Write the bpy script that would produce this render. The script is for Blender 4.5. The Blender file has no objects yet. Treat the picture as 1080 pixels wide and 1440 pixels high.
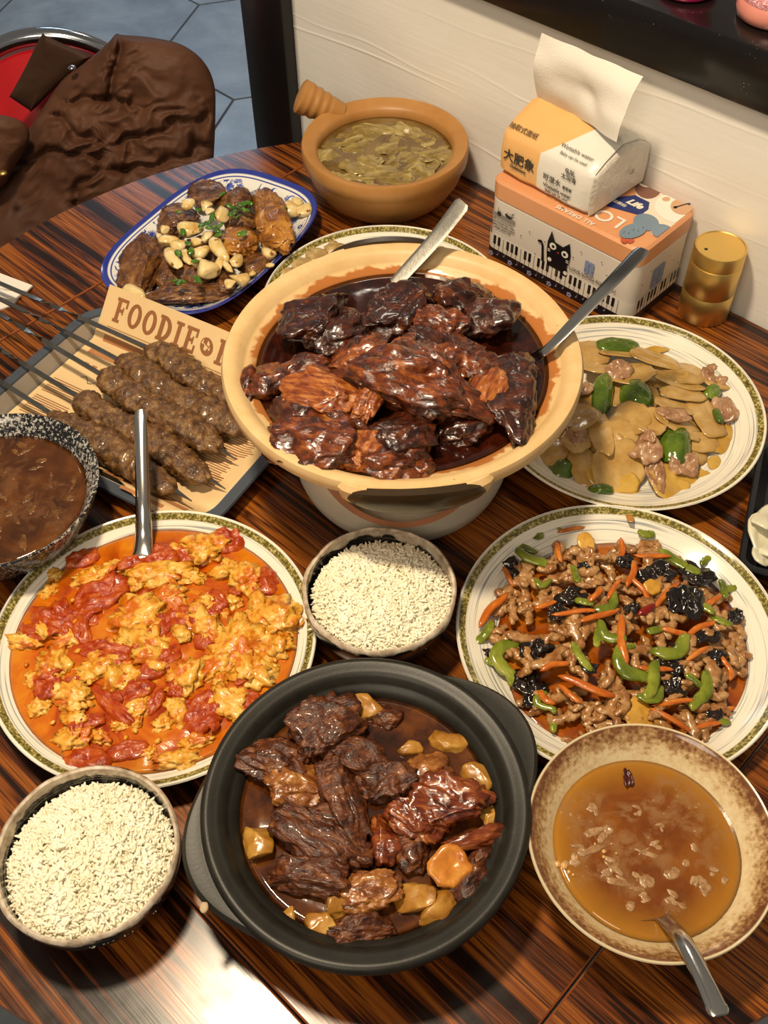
import bpy, bmesh, math, random
import numpy as np
from mathutils import Vector, Matrix, noise, Euler

# ------------------------------------------------------------------ camera, world, lights, exposure
SC = bpy.context.scene
COL = SC.collection
TZ = 0.75                       # table top height; heights h below are above the table top
CAM_H = 0.76667
F_PX, PITCH, ROLL = 1473.185, math.radians(50.668), math.radians(-0.8928)
_fw = Vector((0, math.cos(PITCH), -math.sin(PITCH)))
_up0 = Vector((0, math.sin(PITCH), math.cos(PITCH)))
_rt = math.cos(ROLL)*Vector((1, 0, 0)) + math.sin(ROLL)*_up0
_up = -math.sin(ROLL)*Vector((1, 0, 0)) + math.cos(ROLL)*_up0
cam_data = bpy.data.cameras.new('camera')
cam = bpy.data.objects.new('camera', cam_data)
COL.objects.link(cam)
cam_data.sensor_fit = 'VERTICAL'
cam_data.sensor_height = 36.0
cam_data.lens = 36.0*F_PX/1440.0
cam_data.clip_start = 0.02
m = Matrix.Identity(4)
for i in range(3):
    m[i][0], m[i][1], m[i][2] = _rt[i], _up[i], -_fw[i]
m[2][3] = TZ + CAM_H
cam.matrix_world = m
SC.camera = cam

SC.view_settings.view_transform = 'Standard'
SC.view_settings.look = 'None'
SC.view_settings.gamma = 1.0
SC.view_settings.use_curve_mapping = False
SC.view_settings.exposure = -0.06

world = bpy.data.worlds.new('room_ambience')
SC.world = world
world.use_nodes = True
world.node_tree.nodes['Background'].inputs[0].default_value = (1.0, 0.88, 0.74, 1)
world.node_tree.nodes['Background'].inputs[1].default_value = 0.22

def area_light(name, loc, target, size, power, color, shape='DISK', size_y=None):
    d = bpy.data.lights.new(name, 'AREA')
    d.shape = shape
    d.size = size
    if size_y: d.size_y = size_y
    d.energy = power
    d.color = color
    o = bpy.data.objects.new(name, d)
    COL.objects.link(o)
    o.location = loc
    o.rotation_euler = (Vector(target)-Vector(loc)).to_track_quat('-Z', 'Y').to_euler()
    return o
area_light('pendant_light', (-0.27, 0.56, TZ+1.45), (-0.02, 0.65, TZ), 0.16, 24, (1.0, 0.81, 0.56))
area_light('ceiling_and_fill_light', (-0.55, -0.75, TZ+1.55), (0.2, 0.9, TZ), 0.80, 13, (1.0, 0.84, 0.62))  # soft fill behind the camera, added to brighten the wall and pot fronts
area_light('ceiling_and_fill_light', (-0.05, 3.3, TZ+1.75), (-0.1, 2.2, 0), 0.35, 5, (1.0, 0.88, 0.72))
_dl = area_light('doorway_daylight', (-0.9, 4.6, 2.3), (-0.55, 3.0, 0.0), 1.0, 9, (0.55, 0.76, 1.0))
_dl.data.spread = math.radians(70)

# ------------------------------------------------------------------ helpers
random.seed(7)
def P(px, py, h=0.0):
    """place seen at a photo pixel, at height h above the table top"""
    d = _fw + (px-540)/F_PX*_rt - (py-720)/F_PX*_up
    t = (h-CAM_H)/d.z
    return Vector((d.x*t, d.y*t, TZ+h))
GA = math.radians(-44.0)        # direction of the wall and of the wood grain
GU = Vector((math.cos(GA), math.sin(GA), 0)); GV = Vector((-math.sin(GA), math.cos(GA), 0))
def UV(u, v, z=0.0):
    q = GU*u + GV*v
    return Vector((q.x, q.y, z))
def hexc(s):
    s = s.lstrip('#')
    out = []
    for i in (0, 2, 4):
        x = int(s[i:i+2], 16)/255
        out.append(x/12.92 if x <= .04045 else ((x+.055)/1.055)**2.4)
    return (*out, 1.0)

def link(name, data, parent=None, loc=None, rot=None, scale=None, mat=None, label=None, cat=None, group=None, kind=None):
    o = bpy.data.objects.new(name, data)
    COL.objects.link(o)
    if parent is not None: o.parent = parent
    if loc is not None: o.location = loc
    if rot is not None: o.rotation_euler = rot
    if scale is not None: o.scale = scale
    if mat is not None and data is not None:
        if len(data.materials) == 0: data.materials.append(mat)
        elif data.materials[0] != mat:
            o.material_slots[0].link = 'OBJECT'; o.material_slots[0].material = mat
    if label: o['label'] = label
    if cat: o['category'] = cat
    if group: o['group'] = group
    if kind: o['kind'] = kind
    return o
def thing(name, label, cat, loc=(0, 0, 0), rz=0.0, group=None):
    return link(name, None, None, loc, (0, 0, rz), None, None, label, cat, group)

def mesh(name, verts, faces, smooth=True):
    me = bpy.data.meshes.new(name)
    me.from_pydata([tuple(v) for v in verts], [], [tuple(f) for f in faces])
    me.update()
    if smooth:
        me.polygons.foreach_set('use_smooth', [True]*len(me.polygons))
    return me
def bm_mesh(name, bm, smooth=False):
    bmesh.ops.recalc_face_normals(bm, faces=bm.faces)
    me = bpy.data.meshes.new(name)
    bm.to_mesh(me); bm.free()
    if smooth: me.polygons.foreach_set('use_smooth', [True]*len(me.polygons))
    return me
def smooth_by_angle(me, deg=35):
    me.polygons.foreach_set('use_smooth', [True]*len(me.polygons))
    bm = bmesh.new(); bm.from_mesh(me)
    for e in bm.edges:
        if len(e.link_faces) == 2 and e.calc_face_angle(0) > math.radians(deg): e.smooth = False
    bm.to_mesh(me); bm.free()
    return me
def box_mesh(name, x0, x1, y0, y1, z0, z1, bevel=0.0, seg=2):
    bm = bmesh.new()
    bmesh.ops.create_cube(bm, size=1)
    for v in bm.verts:
        v.co = Vector((x0+(v.co.x+.5)*(x1-x0), y0+(v.co.y+.5)*(y1-y0), z0+(v.co.z+.5)*(z1-z0)))
    if bevel > 0:
        bmesh.ops.bevel(bm, geom=bm.edges[:], offset=bevel, segments=seg, affect='EDGES', profile=.5)
    me = bm_mesh(name, bm)
    if bevel > 0: smooth_by_angle(me, 40)
    return me
def prism_mesh(name, pts, z0, z1, bevel=0.0):
    bm = bmesh.new()
    a = [bm.verts.new((p[0], p[1], z0)) for p in pts]
    b = [bm.verts.new((p[0], p[1], z1)) for p in pts]
    n = len(pts)
    bm.faces.new(b); bm.faces.new(a[::-1])
    for i in range(n): bm.faces.new((a[i], a[(i+1) % n], b[(i+1) % n], b[i]))
    if bevel > 0:
        es = [e for e in bm.edges if abs(e.verts[0].co.z-e.verts[1].co.z) < 1e-6 and e.verts[0].co.z > (z0+z1)/2]
        bmesh.ops.bevel(bm, geom=es, offset=bevel, segments=1, affect='EDGES')
    return bm_mesh(name, bm)
def lathe(name, prof, seg=96, wob=None, closed=True):
    """prof: list of (r, z); closed ring of profile points (r=0 ends become a pole ring)"""
    vs = []; fs = []
    n = len(prof)
    for j in range(seg):
        a = 2*math.pi*j/seg
        for r, z in prof:
            if wob:
                r2, z2 = wob(a, r, z)
            else:
                r2, z2 = r, z
            vs.append((r2*math.cos(a), r2*math.sin(a), z2))
    for j in range(seg):
        k = (j+1) % seg
        for i in range(n-1):
            p, q, r_, s = j*n+i, k*n+i, k*n+i+1, j*n+i+1
            fs.append((p, s, r_, q))
    me = mesh(name, vs, fs)
    bm = bmesh.new(); bm.from_mesh(me)
    bmesh.ops.remove_doubles(bm, verts=bm.verts, dist=1e-6)
    bmesh.ops.recalc_face_normals(bm, faces=bm.faces)
    bm.to_mesh(me); bm.free()
    return smooth_by_angle(me, 50)
def tube_mesh(name, pts, rad, seg=12, cap=True):
    vs = []; fs = []
    pts = [Vector(p) for p in pts]
    n = len(pts)
    prev = None
    for i, p in enumerate(pts):
        t = (pts[min(i+1, n-1)]-pts[max(i-1, 0)]).normalized()
        if prev is None:
            prev = t.cross(Vector((0, 0, 1)) if abs(t.z) < .9 else Vector((1, 0, 0)))
        s = (prev-t*prev.dot(t)).normalized(); prev = s
        w = s.cross(t)
        r = rad[i] if isinstance(rad, (list, tuple)) else rad
        for j in range(seg):
            a = 2*math.pi*j/seg
            vs.append(p + s*r*math.cos(a) + w*r*math.sin(a))
    for i in range(n-1):
        for j in range(seg):
            k = (j+1) % seg
            fs.append((i*seg+j, i*seg+k, (i+1)*seg+k, (i+1)*seg+j))
    if cap:
        fs.append(tuple(range(seg-1, -1, -1))); fs.append(tuple((n-1)*seg+j for j in range(seg)))
    return smooth_by_angle(mesh(name, vs, fs), 50)

_ico = {}
def ico(sub):
    if sub not in _ico:
        bm = bmesh.new()
        bmesh.ops.create_icosphere(bm, subdivisions=sub, radius=1)
        _ico[sub] = ([v.co.copy() for v in bm.verts], [[v.index for v in f.verts] for f in bm.faces])
        bm.free()
    return _ico[sub]
def fbm(p, octv=3):
    s = 0; a = 1
    for i in range(octv):
        s += a*noise.noise(p); p = p*2.03 + Vector((3.1, 1.7, 5.2)); a *= .5
    return s
def blob(name, seed, sx, sy, sz, sub=3, rough=.28, freq=1.4, cube=0.0, fiber=0.0, ridge=0.0, flat=0.0, fine=0.0, facets=0):
    """irregular chunk with half sizes sx, sy, sz"""
    vs, fs = ico(sub)
    off = Vector((seed*3.17 % 97, seed*7.31 % 89, seed*1.93 % 83))
    p = 2+cube
    rnd = random.Random(seed)
    planes = []
    for k in range(facets):
        nrm = Vector((rnd.gauss(0, 1), rnd.gauss(0, 1), rnd.gauss(0, 1))).normalized()
        planes.append((nrm, rnd.uniform(.50, .82)))
    out = []
    for v in vs:
        k = (abs(v.x)**p+abs(v.y)**p+abs(v.z)**p)**(-1/p)
        w = v + Vector((noise.noise(v*1.3+off), noise.noise(v*1.3+off*1.1), noise.noise(v*1.3+off*.7)))*.35
        d = 1 + rough*fbm(w*freq+off, 3)
        q = v*k
        for nrm, dd in planes:
            e = q.dot(nrm)-dd
            if e > 0: q = q-nrm*(e*.82)
        if fiber: d += fiber*noise.noise(Vector((w.x*1.0, w.y*6+w.z*1.5, w.z*6))+off) + fiber*.5*noise.noise(Vector((w.x*2.2, w.y*14, w.z*14))+off)
        if ridge: d += ridge*(.5-abs(noise.noise(w*freq*1.7+off*1.3)))*1.5 + ridge*.4*(.5-abs(noise.noise(w*freq*4.1+off)))
        if fine: d += fine*noise.noise(v*7+off) + fine*.6*noise.noise(v*15+off)
        q = q*d
        out.append((q.x*sx, q.y*sy, q.z*sz))
    return mesh(name, out, fs)
def sheet(name, seed, lx, ly, th, bend=0.3, wav=.1, irr=.18, rings=7, seg=26, corner=0.0, crease=0.0, up=1):
    """thin curved slice with irregular outline, closed, real thickness"""
    off = Vector((seed*2.31 % 71, seed*5.7 % 67, seed*1.13 % 53))
    S = min(lx, ly)
    def surf(x, y, rr):
        u, v = x/lx, y/ly
        z = up*bend*S*(u*u*.7+v*v*.3)
        z += wav*S*fbm(Vector((u*1.6, v*1.6, 0))+off, 3)
        if crease: z += crease*S*(.5-abs(noise.noise(Vector((u*2.2, v*2.2, 3))+off)))
        return z
    top = []; bot = []
    for i in range(rings+1):
        rr = i/rings
        for j in range(seg):
            a = 2*math.pi*j/seg
            R = 1 + irr*fbm(Vector((math.cos(a)*1.3, math.sin(a)*1.3, 7))+off, 3)
            if corner:
                R *= (abs(math.cos(a))**(2+corner)+abs(math.sin(a))**(2+corner))**(-1/(2+corner))
            x, y = rr*R*math.cos(a)*lx, rr*R*math.sin(a)*ly
            z = surf(x, y, rr)
            e = th*.5*math.sqrt(max(0, 1-(rr**6)*.92))
            top.append((x, y, z+e)); bot.append((x, y, z-e))
    n = (rings+1)*seg
    fs = []
    for i in range(rings):
        for j in range(seg):
            k = (j+1) % seg
            a, b, c, d = i*seg+j, i*seg+k, (i+1)*seg+k, (i+1)*seg+j
            fs.append((a, d, c, b)); fs.append((n+a, n+b, n+c, n+d))
    for j in range(seg):
        k = (j+1) % seg
        fs.append((rings*seg+j, n+rings*seg+j, n+rings*seg+k, rings*seg+k))
    me = mesh(name, top+bot, fs)
    bm = bmesh.new(); bm.from_mesh(me)
    bmesh.ops.remove_doubles(bm, verts=bm.verts, dist=1e-7)
    bm.to_mesh(me); bm.free()
    me.polygons.foreach_set('use_smooth', [True]*len(me.polygons))
    return me
def strip(name, seed, L, w, t, bend=.5, rough=.2, segs=12, ring=8, taper=.55, sq=0.0, zb=.2):
    """soft shred along x with wavy centre line"""
    rnd = random.Random(seed)
    a1, a2 = rnd.uniform(-1, 1)*bend, rnd.uniform(-1, 1)*bend*.8
    off = Vector((seed*1.3 % 50, seed*2.9 % 50, 0))
    pts = []; ang = 0; p = Vector((0, 0, 0))
    for i in range(segs+1):
        s = i/segs
        pts.append(p.copy())
        ang = a1*math.sin(math.pi*s*1.1)*2 + a2*math.sin(2*math.pi*s)*2
        p += Vector((math.cos(ang), math.sin(ang), zb*math.sin(s*6+seed)))*(L/segs)
    c = sum(pts, Vector())/len(pts)
    vs = []; fs = []
    for i, q in enumerate(pts):
        s = i/segs
        tdir = (pts[min(i+1, segs)]-pts[max(i-1, 0)]).normalized()
        side = tdir.cross(Vector((0, 0, 1))).normalized(); upv = side.cross(tdir)
        pr = (1-abs(2*s-1)**4)**.5*(1-taper*abs(2*s-1)**2)
        pr = max(pr, .12)
        for j in range(ring):
            a = 2*math.pi*(j+.5)/ring
            k = 1+rough*noise.noise(Vector((s*L*260, math.cos(a)*1.2, math.sin(a)*1.2))+off)*1.6
            ca, sa = math.cos(a), math.sin(a)
            if sq:
                kk = (abs(ca)**(2+sq)+abs(sa)**(2+sq))**(-1/(2+sq)); ca *= kk; sa *= kk
            vs.append(q-c + side*ca*w*.5*pr*k + upv*sa*t*.5*pr*k)
    for i in range(segs):
        for j in range(ring):
            k = (j+1) % ring
            fs.append((i*ring+j, i*ring+k, (i+1)*ring+k, (i+1)*ring+j))
    fs.append(tuple(range(ring-1, -1, -1))); fs.append(tuple(segs*ring+j for j in range(ring)))
    me = mesh(name, vs, fs)
    bm = bmesh.new(); bm.from_mesh(me); bmesh.ops.recalc_face_normals(bm, faces=bm.faces); bm.to_mesh(me); bm.free()
    me.polygons.foreach_set('use_smooth', [True]*len(me.polygons))
    return me
def loft(name, sections, smooth=50, cap=True):
    """sections: list of equal-length rings of points"""
    n = len(sections[0]); vs = []; fs = []
    for s in sections: vs += [tuple(p) for p in s]
    for i in range(len(sections)-1):
        for j in range(n):
            k = (j+1) % n
            fs.append((i*n+j, i*n+k, (i+1)*n+k, (i+1)*n+j))
    if cap:
        fs.append(tuple(range(n-1, -1, -1))); fs.append(tuple((len(sections)-1)*n+j for j in range(n)))
    me = mesh(name, vs, fs)
    bm = bmesh.new(); bm.from_mesh(me); bmesh.ops.recalc_face_normals(bm, faces=bm.faces); bm.to_mesh(me); bm.free()
    return smooth_by_angle(me, smooth)

# ------------------------------------------------------------------ materials
class NT:
    def __init__(s, name):
        s.m = bpy.data.materials.new(name); s.m.use_nodes = True
        s.t = s.m.node_tree; s.b = s.t.nodes['Principled BSDF']
    def n(s, typ, **kw):
        x = s.t.nodes.new(typ)
        for k, v in kw.items(): setattr(x, k, v)
        return x
    def l(s, a, b): s.t.links.new(a, b)
    def val(s, v, sock): sock.default_value = v
    def math(s, op, a, b=None, c=None, clamp=False):
        x = s.n('ShaderNodeMath', operation=op); x.use_clamp = clamp
        for i, v in enumerate((a, b, c)):
            if v is None: continue
            if isinstance(v, (int, float)): x.inputs[i].default_value = v
            else: s.l(v, x.inputs[i])
        return x.outputs[0]
    def mix(s, f, a, b, mode='MIX'):
        x = s.n('ShaderNodeMix', data_type='RGBA', blend_type=mode)
        for i, v in ((0, f), (6, a), (7, b)):
            if isinstance(v, (int, float)): x.inputs[i].default_value = v
            elif isinstance(v, tuple): x.inputs[i].default_value = v
            else: s.l(v, x.inputs[i])
        return x.outputs[2]
    def ramp(s, f, stops, interp='LINEAR'):
        x = s.n('ShaderNodeValToRGB'); x.color_ramp.interpolation = interp
        e = x.color_ramp.elements
        while len(e) < len(stops): e.new(.5)
        for k, (p, c) in enumerate(stops):
            e[k].position = p; e[k].color = c if isinstance(c, tuple) else hexc(c)
        s.l(f, x.inputs[0]); return x.outputs[0]
    def step(s, f, lo, hi):
        x = s.n('ShaderNodeMapRange'); x.inputs[1].default_value = lo; x.inputs[2].default_value = hi
        s.l(f, x.inputs[0]); return x.outputs[0]
    def coord(s, kind='Object'):
        return s.n('ShaderNodeTexCoord').outputs[kind]
    def mapping(s, v, scale=(1, 1, 1), loc=(0, 0, 0), rot=(0, 0, 0)):
        x = s.n('ShaderNodeMapping'); x.inputs['Scale'].default_value = scale
        x.inputs['Location'].default_value = loc; x.inputs['Rotation'].default_value = rot
        s.l(v, x.inputs[0]); return x.outputs[0]
    def noise(s, v, scale, detail=3, rough=.55, dist=0.0, rnd=True):
        x = s.n('ShaderNodeTexNoise', noise_dimensions='4D')
        x.inputs['Scale'].default_value = scale; x.inputs['Detail'].default_value = detail
        x.inputs['Roughness'].default_value = rough; x.inputs['Distortion'].default_value = dist
        s.l(v, x.inputs['Vector'])
        if rnd:
            oi = s.n('ShaderNodeObjectInfo')
            s.l(s.math('MULTIPLY', oi.outputs['Random'], 37.0), x.inputs['W'])
        return x.outputs['Fac']
    def voro(s, v, scale, feature='F1', out='Distance'):
        x = s.n('ShaderNodeTexVoronoi', feature=feature); x.inputs['Scale'].default_value = scale
        s.l(v, x.inputs['Vector']); return x.outputs[out]
    def bump(s, h, strength=.5, dist=.001, prev=None):
        x = s.n('ShaderNodeBump'); x.inputs['Strength'].default_value = strength; x.inputs['Distance'].default_value = dist
        s.l(h, x.inputs['Height'])
        if prev is not None: s.l(prev, x.inputs['Normal'])
        s.l(x.outputs[0], s.b.inputs['Normal']); return x.outputs[0]
    def out(s, col=None, rough=None, metal=None, coat=None, spec=None, coat_rough=None, trans=None, ior=None, sss=None):
        b = s.b
        def put(k, v):
            if v is None: return
            if isinstance(v, (int, float, tuple)): b.inputs[k].default_value = v
            else: s.l(v, b.inputs[k])
        put('Base Color', col); put('Roughness', rough); put('Metallic', metal); put('Coat Weight', coat)
        put('Specular IOR Level', spec); put('Coat Roughness', coat_rough); put('Transmission Weight', trans); put('IOR', ior)
        if sss:
            b.inputs['Subsurface Weight'].default_value = sss[0]; b.inputs['Subsurface Radius'].default_value = sss[1]
            b.inputs['Subsurface Scale'].default_value = sss[2]
        return s.m
def simple(name, col, rough=.5, metal=0.0, coat=0.0, spec=.5, var=.12, vscale=30, bump=0.0, bscale=200, bdist=.0005):
    t = NT(name); c = hexc(col) if isinstance(col, str) else col
    v = t.coord()
    f = t.noise(v, vscale, 3)
    dark = tuple(x*(1-var) for x in c[:3])+(1,); lite = tuple(min(1, x*(1+var)) for x in c[:3])+(1,)
    cc = t.ramp(f, [(.3, dark), (.7, lite)])
    if bump: t.bump(t.noise(v, bscale, 3), bump, bdist)
    return t.out(cc, rough, metal, coat, spec)
def food(name, stops, scale=90, stretch=(1, 1, 1), rough=.3, coat=.4, spec=.5, bump=.5, bscale=300, bdist=.0012, detail=5, fleck=None, sss=None, dist=.4, rvar=.15):
    t = NT(name); v = t.mapping(t.coord(), stretch)
    f = t.noise(v, scale, detail, .62, dist)
    c = t.ramp(f, [(min(1, max(0, .5+(p_-.56)*.72)), c_) for p_, c_ in stops])
    if fleck:
        g = t.noise(t.coord(), fleck[0], 2)
        c = t.mix(t.step(g, fleck[1], fleck[1]+.06), c, hexc(fleck[2]))
    g2 = t.noise(v, bscale, 4)
    t.bump(g2, bump, bdist)
    r = t.math('ADD', t.math('MULTIPLY', t.noise(t.coord(), scale*1.5, 2), rvar*2), rough-rvar, clamp=True)
    return t.out(c, r, None, coat, spec, .08, None, None, sss)

def mat_wood():
    t = NT('zebrano_laminate'); v = t.coord()
    big = t.noise(t.mapping(v, (1.3, 26, 1)), 1.0, 4, .6, .35, False)
    mid = t.noise(t.mapping(v, (2.2, 95, 1), (3, 1, 0)), 1.0, 3, .55, .2, False)
    fine = t.noise(t.mapping(v, (14, 620, 1)), 1.0, 2, .5, 0, False)
    k = t.math('ADD', t.math('MULTIPLY', big, .50), t.math('MULTIPLY', mid, .50))
    c = t.ramp(k, [(.40, '#140804'), (.455, '#241006'), (.472, '#6b3410'), (.490, '#2a1006'), (.508, '#7c4014'), (.54, '#a25c1c'), (.562, '#3a1808'), (.585, '#aa6322'), (.615, '#6a3410'), (.66, '#8f4f18')])
    c = t.mix(t.math('MULTIPLY', t.step(fine, .45, .62), .30), c, hexc('#2a1208'))
    c = t.mix(.10, c, hexc('#1a0a05'))
    t.bump(fine, .12, .0004)
    r = t.math('ADD', t.math('MULTIPLY', t.noise(v, 60, 3, .5, 0, False), .16), .15)
    return t.out(c, r, None, .04, .38, .25)
def radial(t, center=(0, 0)):
    v = t.coord()
    x = t.n('ShaderNodeSeparateXYZ'); t.l(v, x.inputs[0])
    r = t.math('SQRT', t.math('ADD', t.math('POWER', x.outputs[0], 2), t.math('POWER', x.outputs[1], 2)))
    return v, x.outputs, r
def mat_plate():
    t = NT('brushed_ring_porcelain'); v, xyz, r = radial(t)
    ang = t.math('ARCTAN2', xyz[1], xyz[0])
    cv = t.n('ShaderNodeCombineXYZ')
    t.l(t.math('MULTIPLY', r, 900), cv.inputs[0]); t.l(t.math('MULTIPLY', t.math('SINE', ang), 1.3), cv.inputs[1]); t.l(t.math('MULTIPLY', t.math('COSINE', ang), 1.3), cv.inputs[2])
    lines = t.noise(cv.outputs[0], 1.0, 2, .5, 0, False)
    broad = t.noise(t.mapping(cv.outputs[0], (.12, 1, 1)), 1.0, 2, .5, 0, False)
    base = hexc('#ece6d6')
    f = t.math('MULTIPLY', t.step(lines, .54, .62), t.step(broad, .34, .50))
    fr = t.math('MULTIPLY', f, t.step(r, .078, .088))
    tone = t.ramp(t.noise(v, 25, 2), [(.4, '#6f7f98'), (.6, '#8a8a80')])
    c = t.mix(t.math('MULTIPLY', fr, .8), base, tone)
    sp = t.noise(v, 420, 3, .7)
    olive = t.ramp(sp, [(.38, '#4b4418'), (.5, '#75692a'), (.6, '#b8ab68'), (.7, '#d8d0a4')])
    band = t.math('MULTIPLY', t.step(r, .1272, .1280), t.math('SUBTRACT', 1.0, t.step(r, .1326, .1334)))
    c = t.mix(band, c, olive)
    return t.out(c, .14, None, .3, .5)
M = {}
M['wood'] = mat_wood()
M['plate'] = mat_plate()
M['edge'] = simple('table_edge_band', '#8a4a20', .4)
M['black_metal'] = simple('black_painted_metal', '#141313', .35)
M['steel'] = simple('stainless_steel', '#c9c6c0', .17, 1.0, var=.05)
M['steel_dull'] = simple('brushed_steel', '#b4b0a6', .36, 1.0, var=.15, vscale=300, bump=.25, bscale=700)
M['brass'] = simple('polished_brass', '#e6c476', .40, 1.0, var=.04)
M['skewer'] = simple('dark_skewer_steel', '#8d8a83', .28, 1.0, var=.2, vscale=60)

# ------------------------------------------------------------------ structure: floor, wall, post, ledge
def mat_tile():
    t = NT('grey_cement_tile'); v = t.coord('Generated')
    w = t.coord()
    f = t.noise(w, 5, 6, .6, .6)
    c = t.ramp(f, [(.25, '#555c63'), (.5, '#777e84'), (.75, '#969a9c')])
    t.bump(t.noise(w, 40, 4), .1, .002)
    return t.out(c, .33, None, 0, .5)
M['tile'] = mat_tile()
M['grout'] = simple('dark_grout', '#4a4d50', .8)
floor = link('floor', box_mesh('floor', -4, 3.2, -2, 6.2, -.06, -.004), None, mat=M['grout'], kind='structure', label='grey floor of large hexagonal cement tiles')
HA = .34
hexpts = [(math.cos(math.radians(15+60*i))*(HA-.0035), math.sin(math.radians(15+60*i))*(HA-.0035)) for i in range(6)]
hexme = prism_mesh('tile', hexpts, -.012, 0, .0015)
hexme.materials.append(M['tile'])
# joints meet at (-0.399, 2.728); edges run at 15, 135 and 255 degrees there; one tile centre lies at angle 75 degrees
c0 = Vector((-.399+HA*math.cos(math.radians(75)), 2.728+HA*math.sin(math.radians(75)), 0))
la = Vector((math.cos(math.radians(45)), math.sin(math.radians(45)), 0))*HA*math.sqrt(3)
lb = Vector((math.cos(math.radians(105)), math.sin(math.radians(105)), 0))*HA*math.sqrt(3)
for i in range(-14, 15):
    for j in range(-14, 15):
        q = c0+la*i+lb*j
        if -3.7 < q.x < 2.9 and -1.7 < q.y < 5.9:
            link('tile', hexme, floor, q, (0, 0, 0))

def mat_wall():
    t = NT('white_painted_rough_wood'); v = t.coord()
    f = t.noise(t.mapping(v, (1.0, 1, 3.2)), 4, 4, .55, .4, False)
    c = t.ramp(f, [(.3, '#e8e4dc'), (.6, '#f1eee8'), (.8, '#f5f3ee')])
    g = t.noise(v, 55, 2, .5, 0, False)
    spots = t.math('MULTIPLY', t.step(g, .735, .76), t.step(t.noise(v, 9, 2, .5, 0, False), .5, .6))
    c = t.mix(t.math('MULTIPLY', spots, .75), c, hexc('#8d7c55'))
    fine = t.noise(t.mapping(v, (2.5, 1, 60)), 3, 4, .6, .6, False)
    t.bump(t.math('ADD', t.math('MULTIPLY', fine, .35), t.math('MULTIPLY', f, .3)), .28, .003)
    return t.out(c, .45, None, 0, .4)
M['wall'] = mat_wall()
WV = .936                       # wall face
wall_rz = GA
LEDGE_Z0, LEDGE_Z1 = .229, .287
# wall front is a relief of wavy raised paint ridges
def wall_mesh():
    u0, u1, z0, z1 = -1.06, 1.4, 0.0, TZ+LEDGE_Z0
    nu, nz = 330, 300
    def ridge(u, z):
        s = 0
        for k in range(7):
            zc = .74+k*.041+.015*math.sin(k*7.3)
            zc += .028*noise.noise(Vector((u*2.3+k*3.7, k*1.9, 0)))+.006*noise.noise(Vector((u*9, k*2.1, 4)))
            amp = max(0, .10+noise.noise(Vector((u*2.6+k*5, k, 9))))*.0011
            d = (z-zc)/.0013
            s += amp*math.exp(-d*d)*1.3
        return s
    vs = []; fs = []
    zs = [z0+(TZ-.02-z0)*i/12 for i in range(12)]+[TZ-.02+(z1-TZ+.02)*i/(nz-12) for i in range(nz-12+1)]
    nz2 = len(zs)
    for i in range(nu+1):
        u = u0+(u1-u0)*(i/nu)
        for z in zs:
            dy = -ridge(u, z) if z > TZ-.03 else 0
            vs.append((u, dy, z))
    for i in range(nu):
        for j in range(nz2-1):
            a = i*nz2+j
            fs.append((a, a+nz2, a+nz2+1, a+1))
    b = len(vs)
    vs += [(u0, .12, z0), (u1, .12, z0), (u1, .12, z1), (u0, .12, z1)]
    fs.append((b+1, b, b+3, b+2))
    L = list(range(0, nz2)); R = [nu*nz2+j for j in range(nz2)]
    fs.append(tuple(L+[b+3, b])); fs.append(tuple(R[::-1]+[b+1, b+2]))
    return mesh('wall', vs, fs)
wall = link('wall_back', wall_mesh(), None, UV(0, WV, 0), (0, 0, wall_rz), mat=M['wall'], kind='structure', label='white painted wood wall with wavy raised grain')
def mat_granite():
    t = NT('black_sparkle_stone'); v = t.coord()
    d = t.voro(v, 260)
    k = t.noise(v, 40, 2, .5, 0, False)
    f = t.math('MULTIPLY', t.math('SUBTRACT', 1.0, t.step(d, .06, .11)), t.step(k, .56, .6))
    c = t.mix(f, hexc('#131110'), hexc('#b9b2a0'))
    return t.out(c, .22, None, 0, .5)
M['granite'] = mat_granite()
link('trim_1', box_mesh('post', -1.145, -1.06, -.02, .07, 0, 2.6, .003), None, UV(0, WV, 0), (0, 0, wall_rz), mat=M['black_metal'], kind='structure', label='black square post at the end of the white wall')
link('trim_2', box_mesh('ledge', -1.06, 1.4, -.016, .30, TZ+LEDGE_Z0, TZ+LEDGE_Z1, .003), None, UV(0, WV, 0), (0, 0, wall_rz), mat=M['granite'], kind='structure', label='black sparkling stone ledge capping the white wall')

# ------------------------------------------------------------------ table
TC = UV(-.484, .510); TR = .5755
tab = thing('dining_table', 'round table with striped dark wood top and fold-up leaves', 'table', (TC.x, TC.y, 0), GA)
TH = .022
def seg_poly(u0, u1, v0, v1, n=160):
    """circle of radius TR clipped to a rectangle (local u, v)"""
    pts = []
    for i in range(n):
        a = 2*math.pi*i/n
        pts.append([TR*math.cos(a), TR*math.sin(a)])
    def clip(pts, ax, lim, sgn):
        out = []
        for i in range(len(pts)):
            p, q = pts[i], pts[(i+1) % len(pts)]
            ip, iq = sgn*(p[ax]-lim) <= 0, sgn*(q[ax]-lim) <= 0
            if ip: out.append(p)
            if ip != iq:
                k = (lim-p[ax])/(q[ax]-p[ax]); out.append([p[0]+(q[0]-p[0])*k, p[1]+(q[1]-p[1])*k])
        return out
    for ax, lim, sg in ((0, u0, -1), (0, u1, 1), (1, v0, -1), (1, v1, 1)):
        pts = clip(pts, ax, lim, sg)
    return pts
def top_piece(name, poly):
    me = prism_mesh(name, poly, TZ-TH, TZ, .0012)
    me.materials.append(M['wood']); me.materials.append(M['edge'])
    for p in me.polygons:
        if abs(p.normal.z) < .9: p.material_index = 1
    return link(name, me, tab)
g = .0009
top_piece('table_top', seg_poly(-.4285+g, .4320-g, -.42+g, .412))
top_piece('drop_leaf', seg_poly(-1, -.4285-g, -1, .412))
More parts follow.
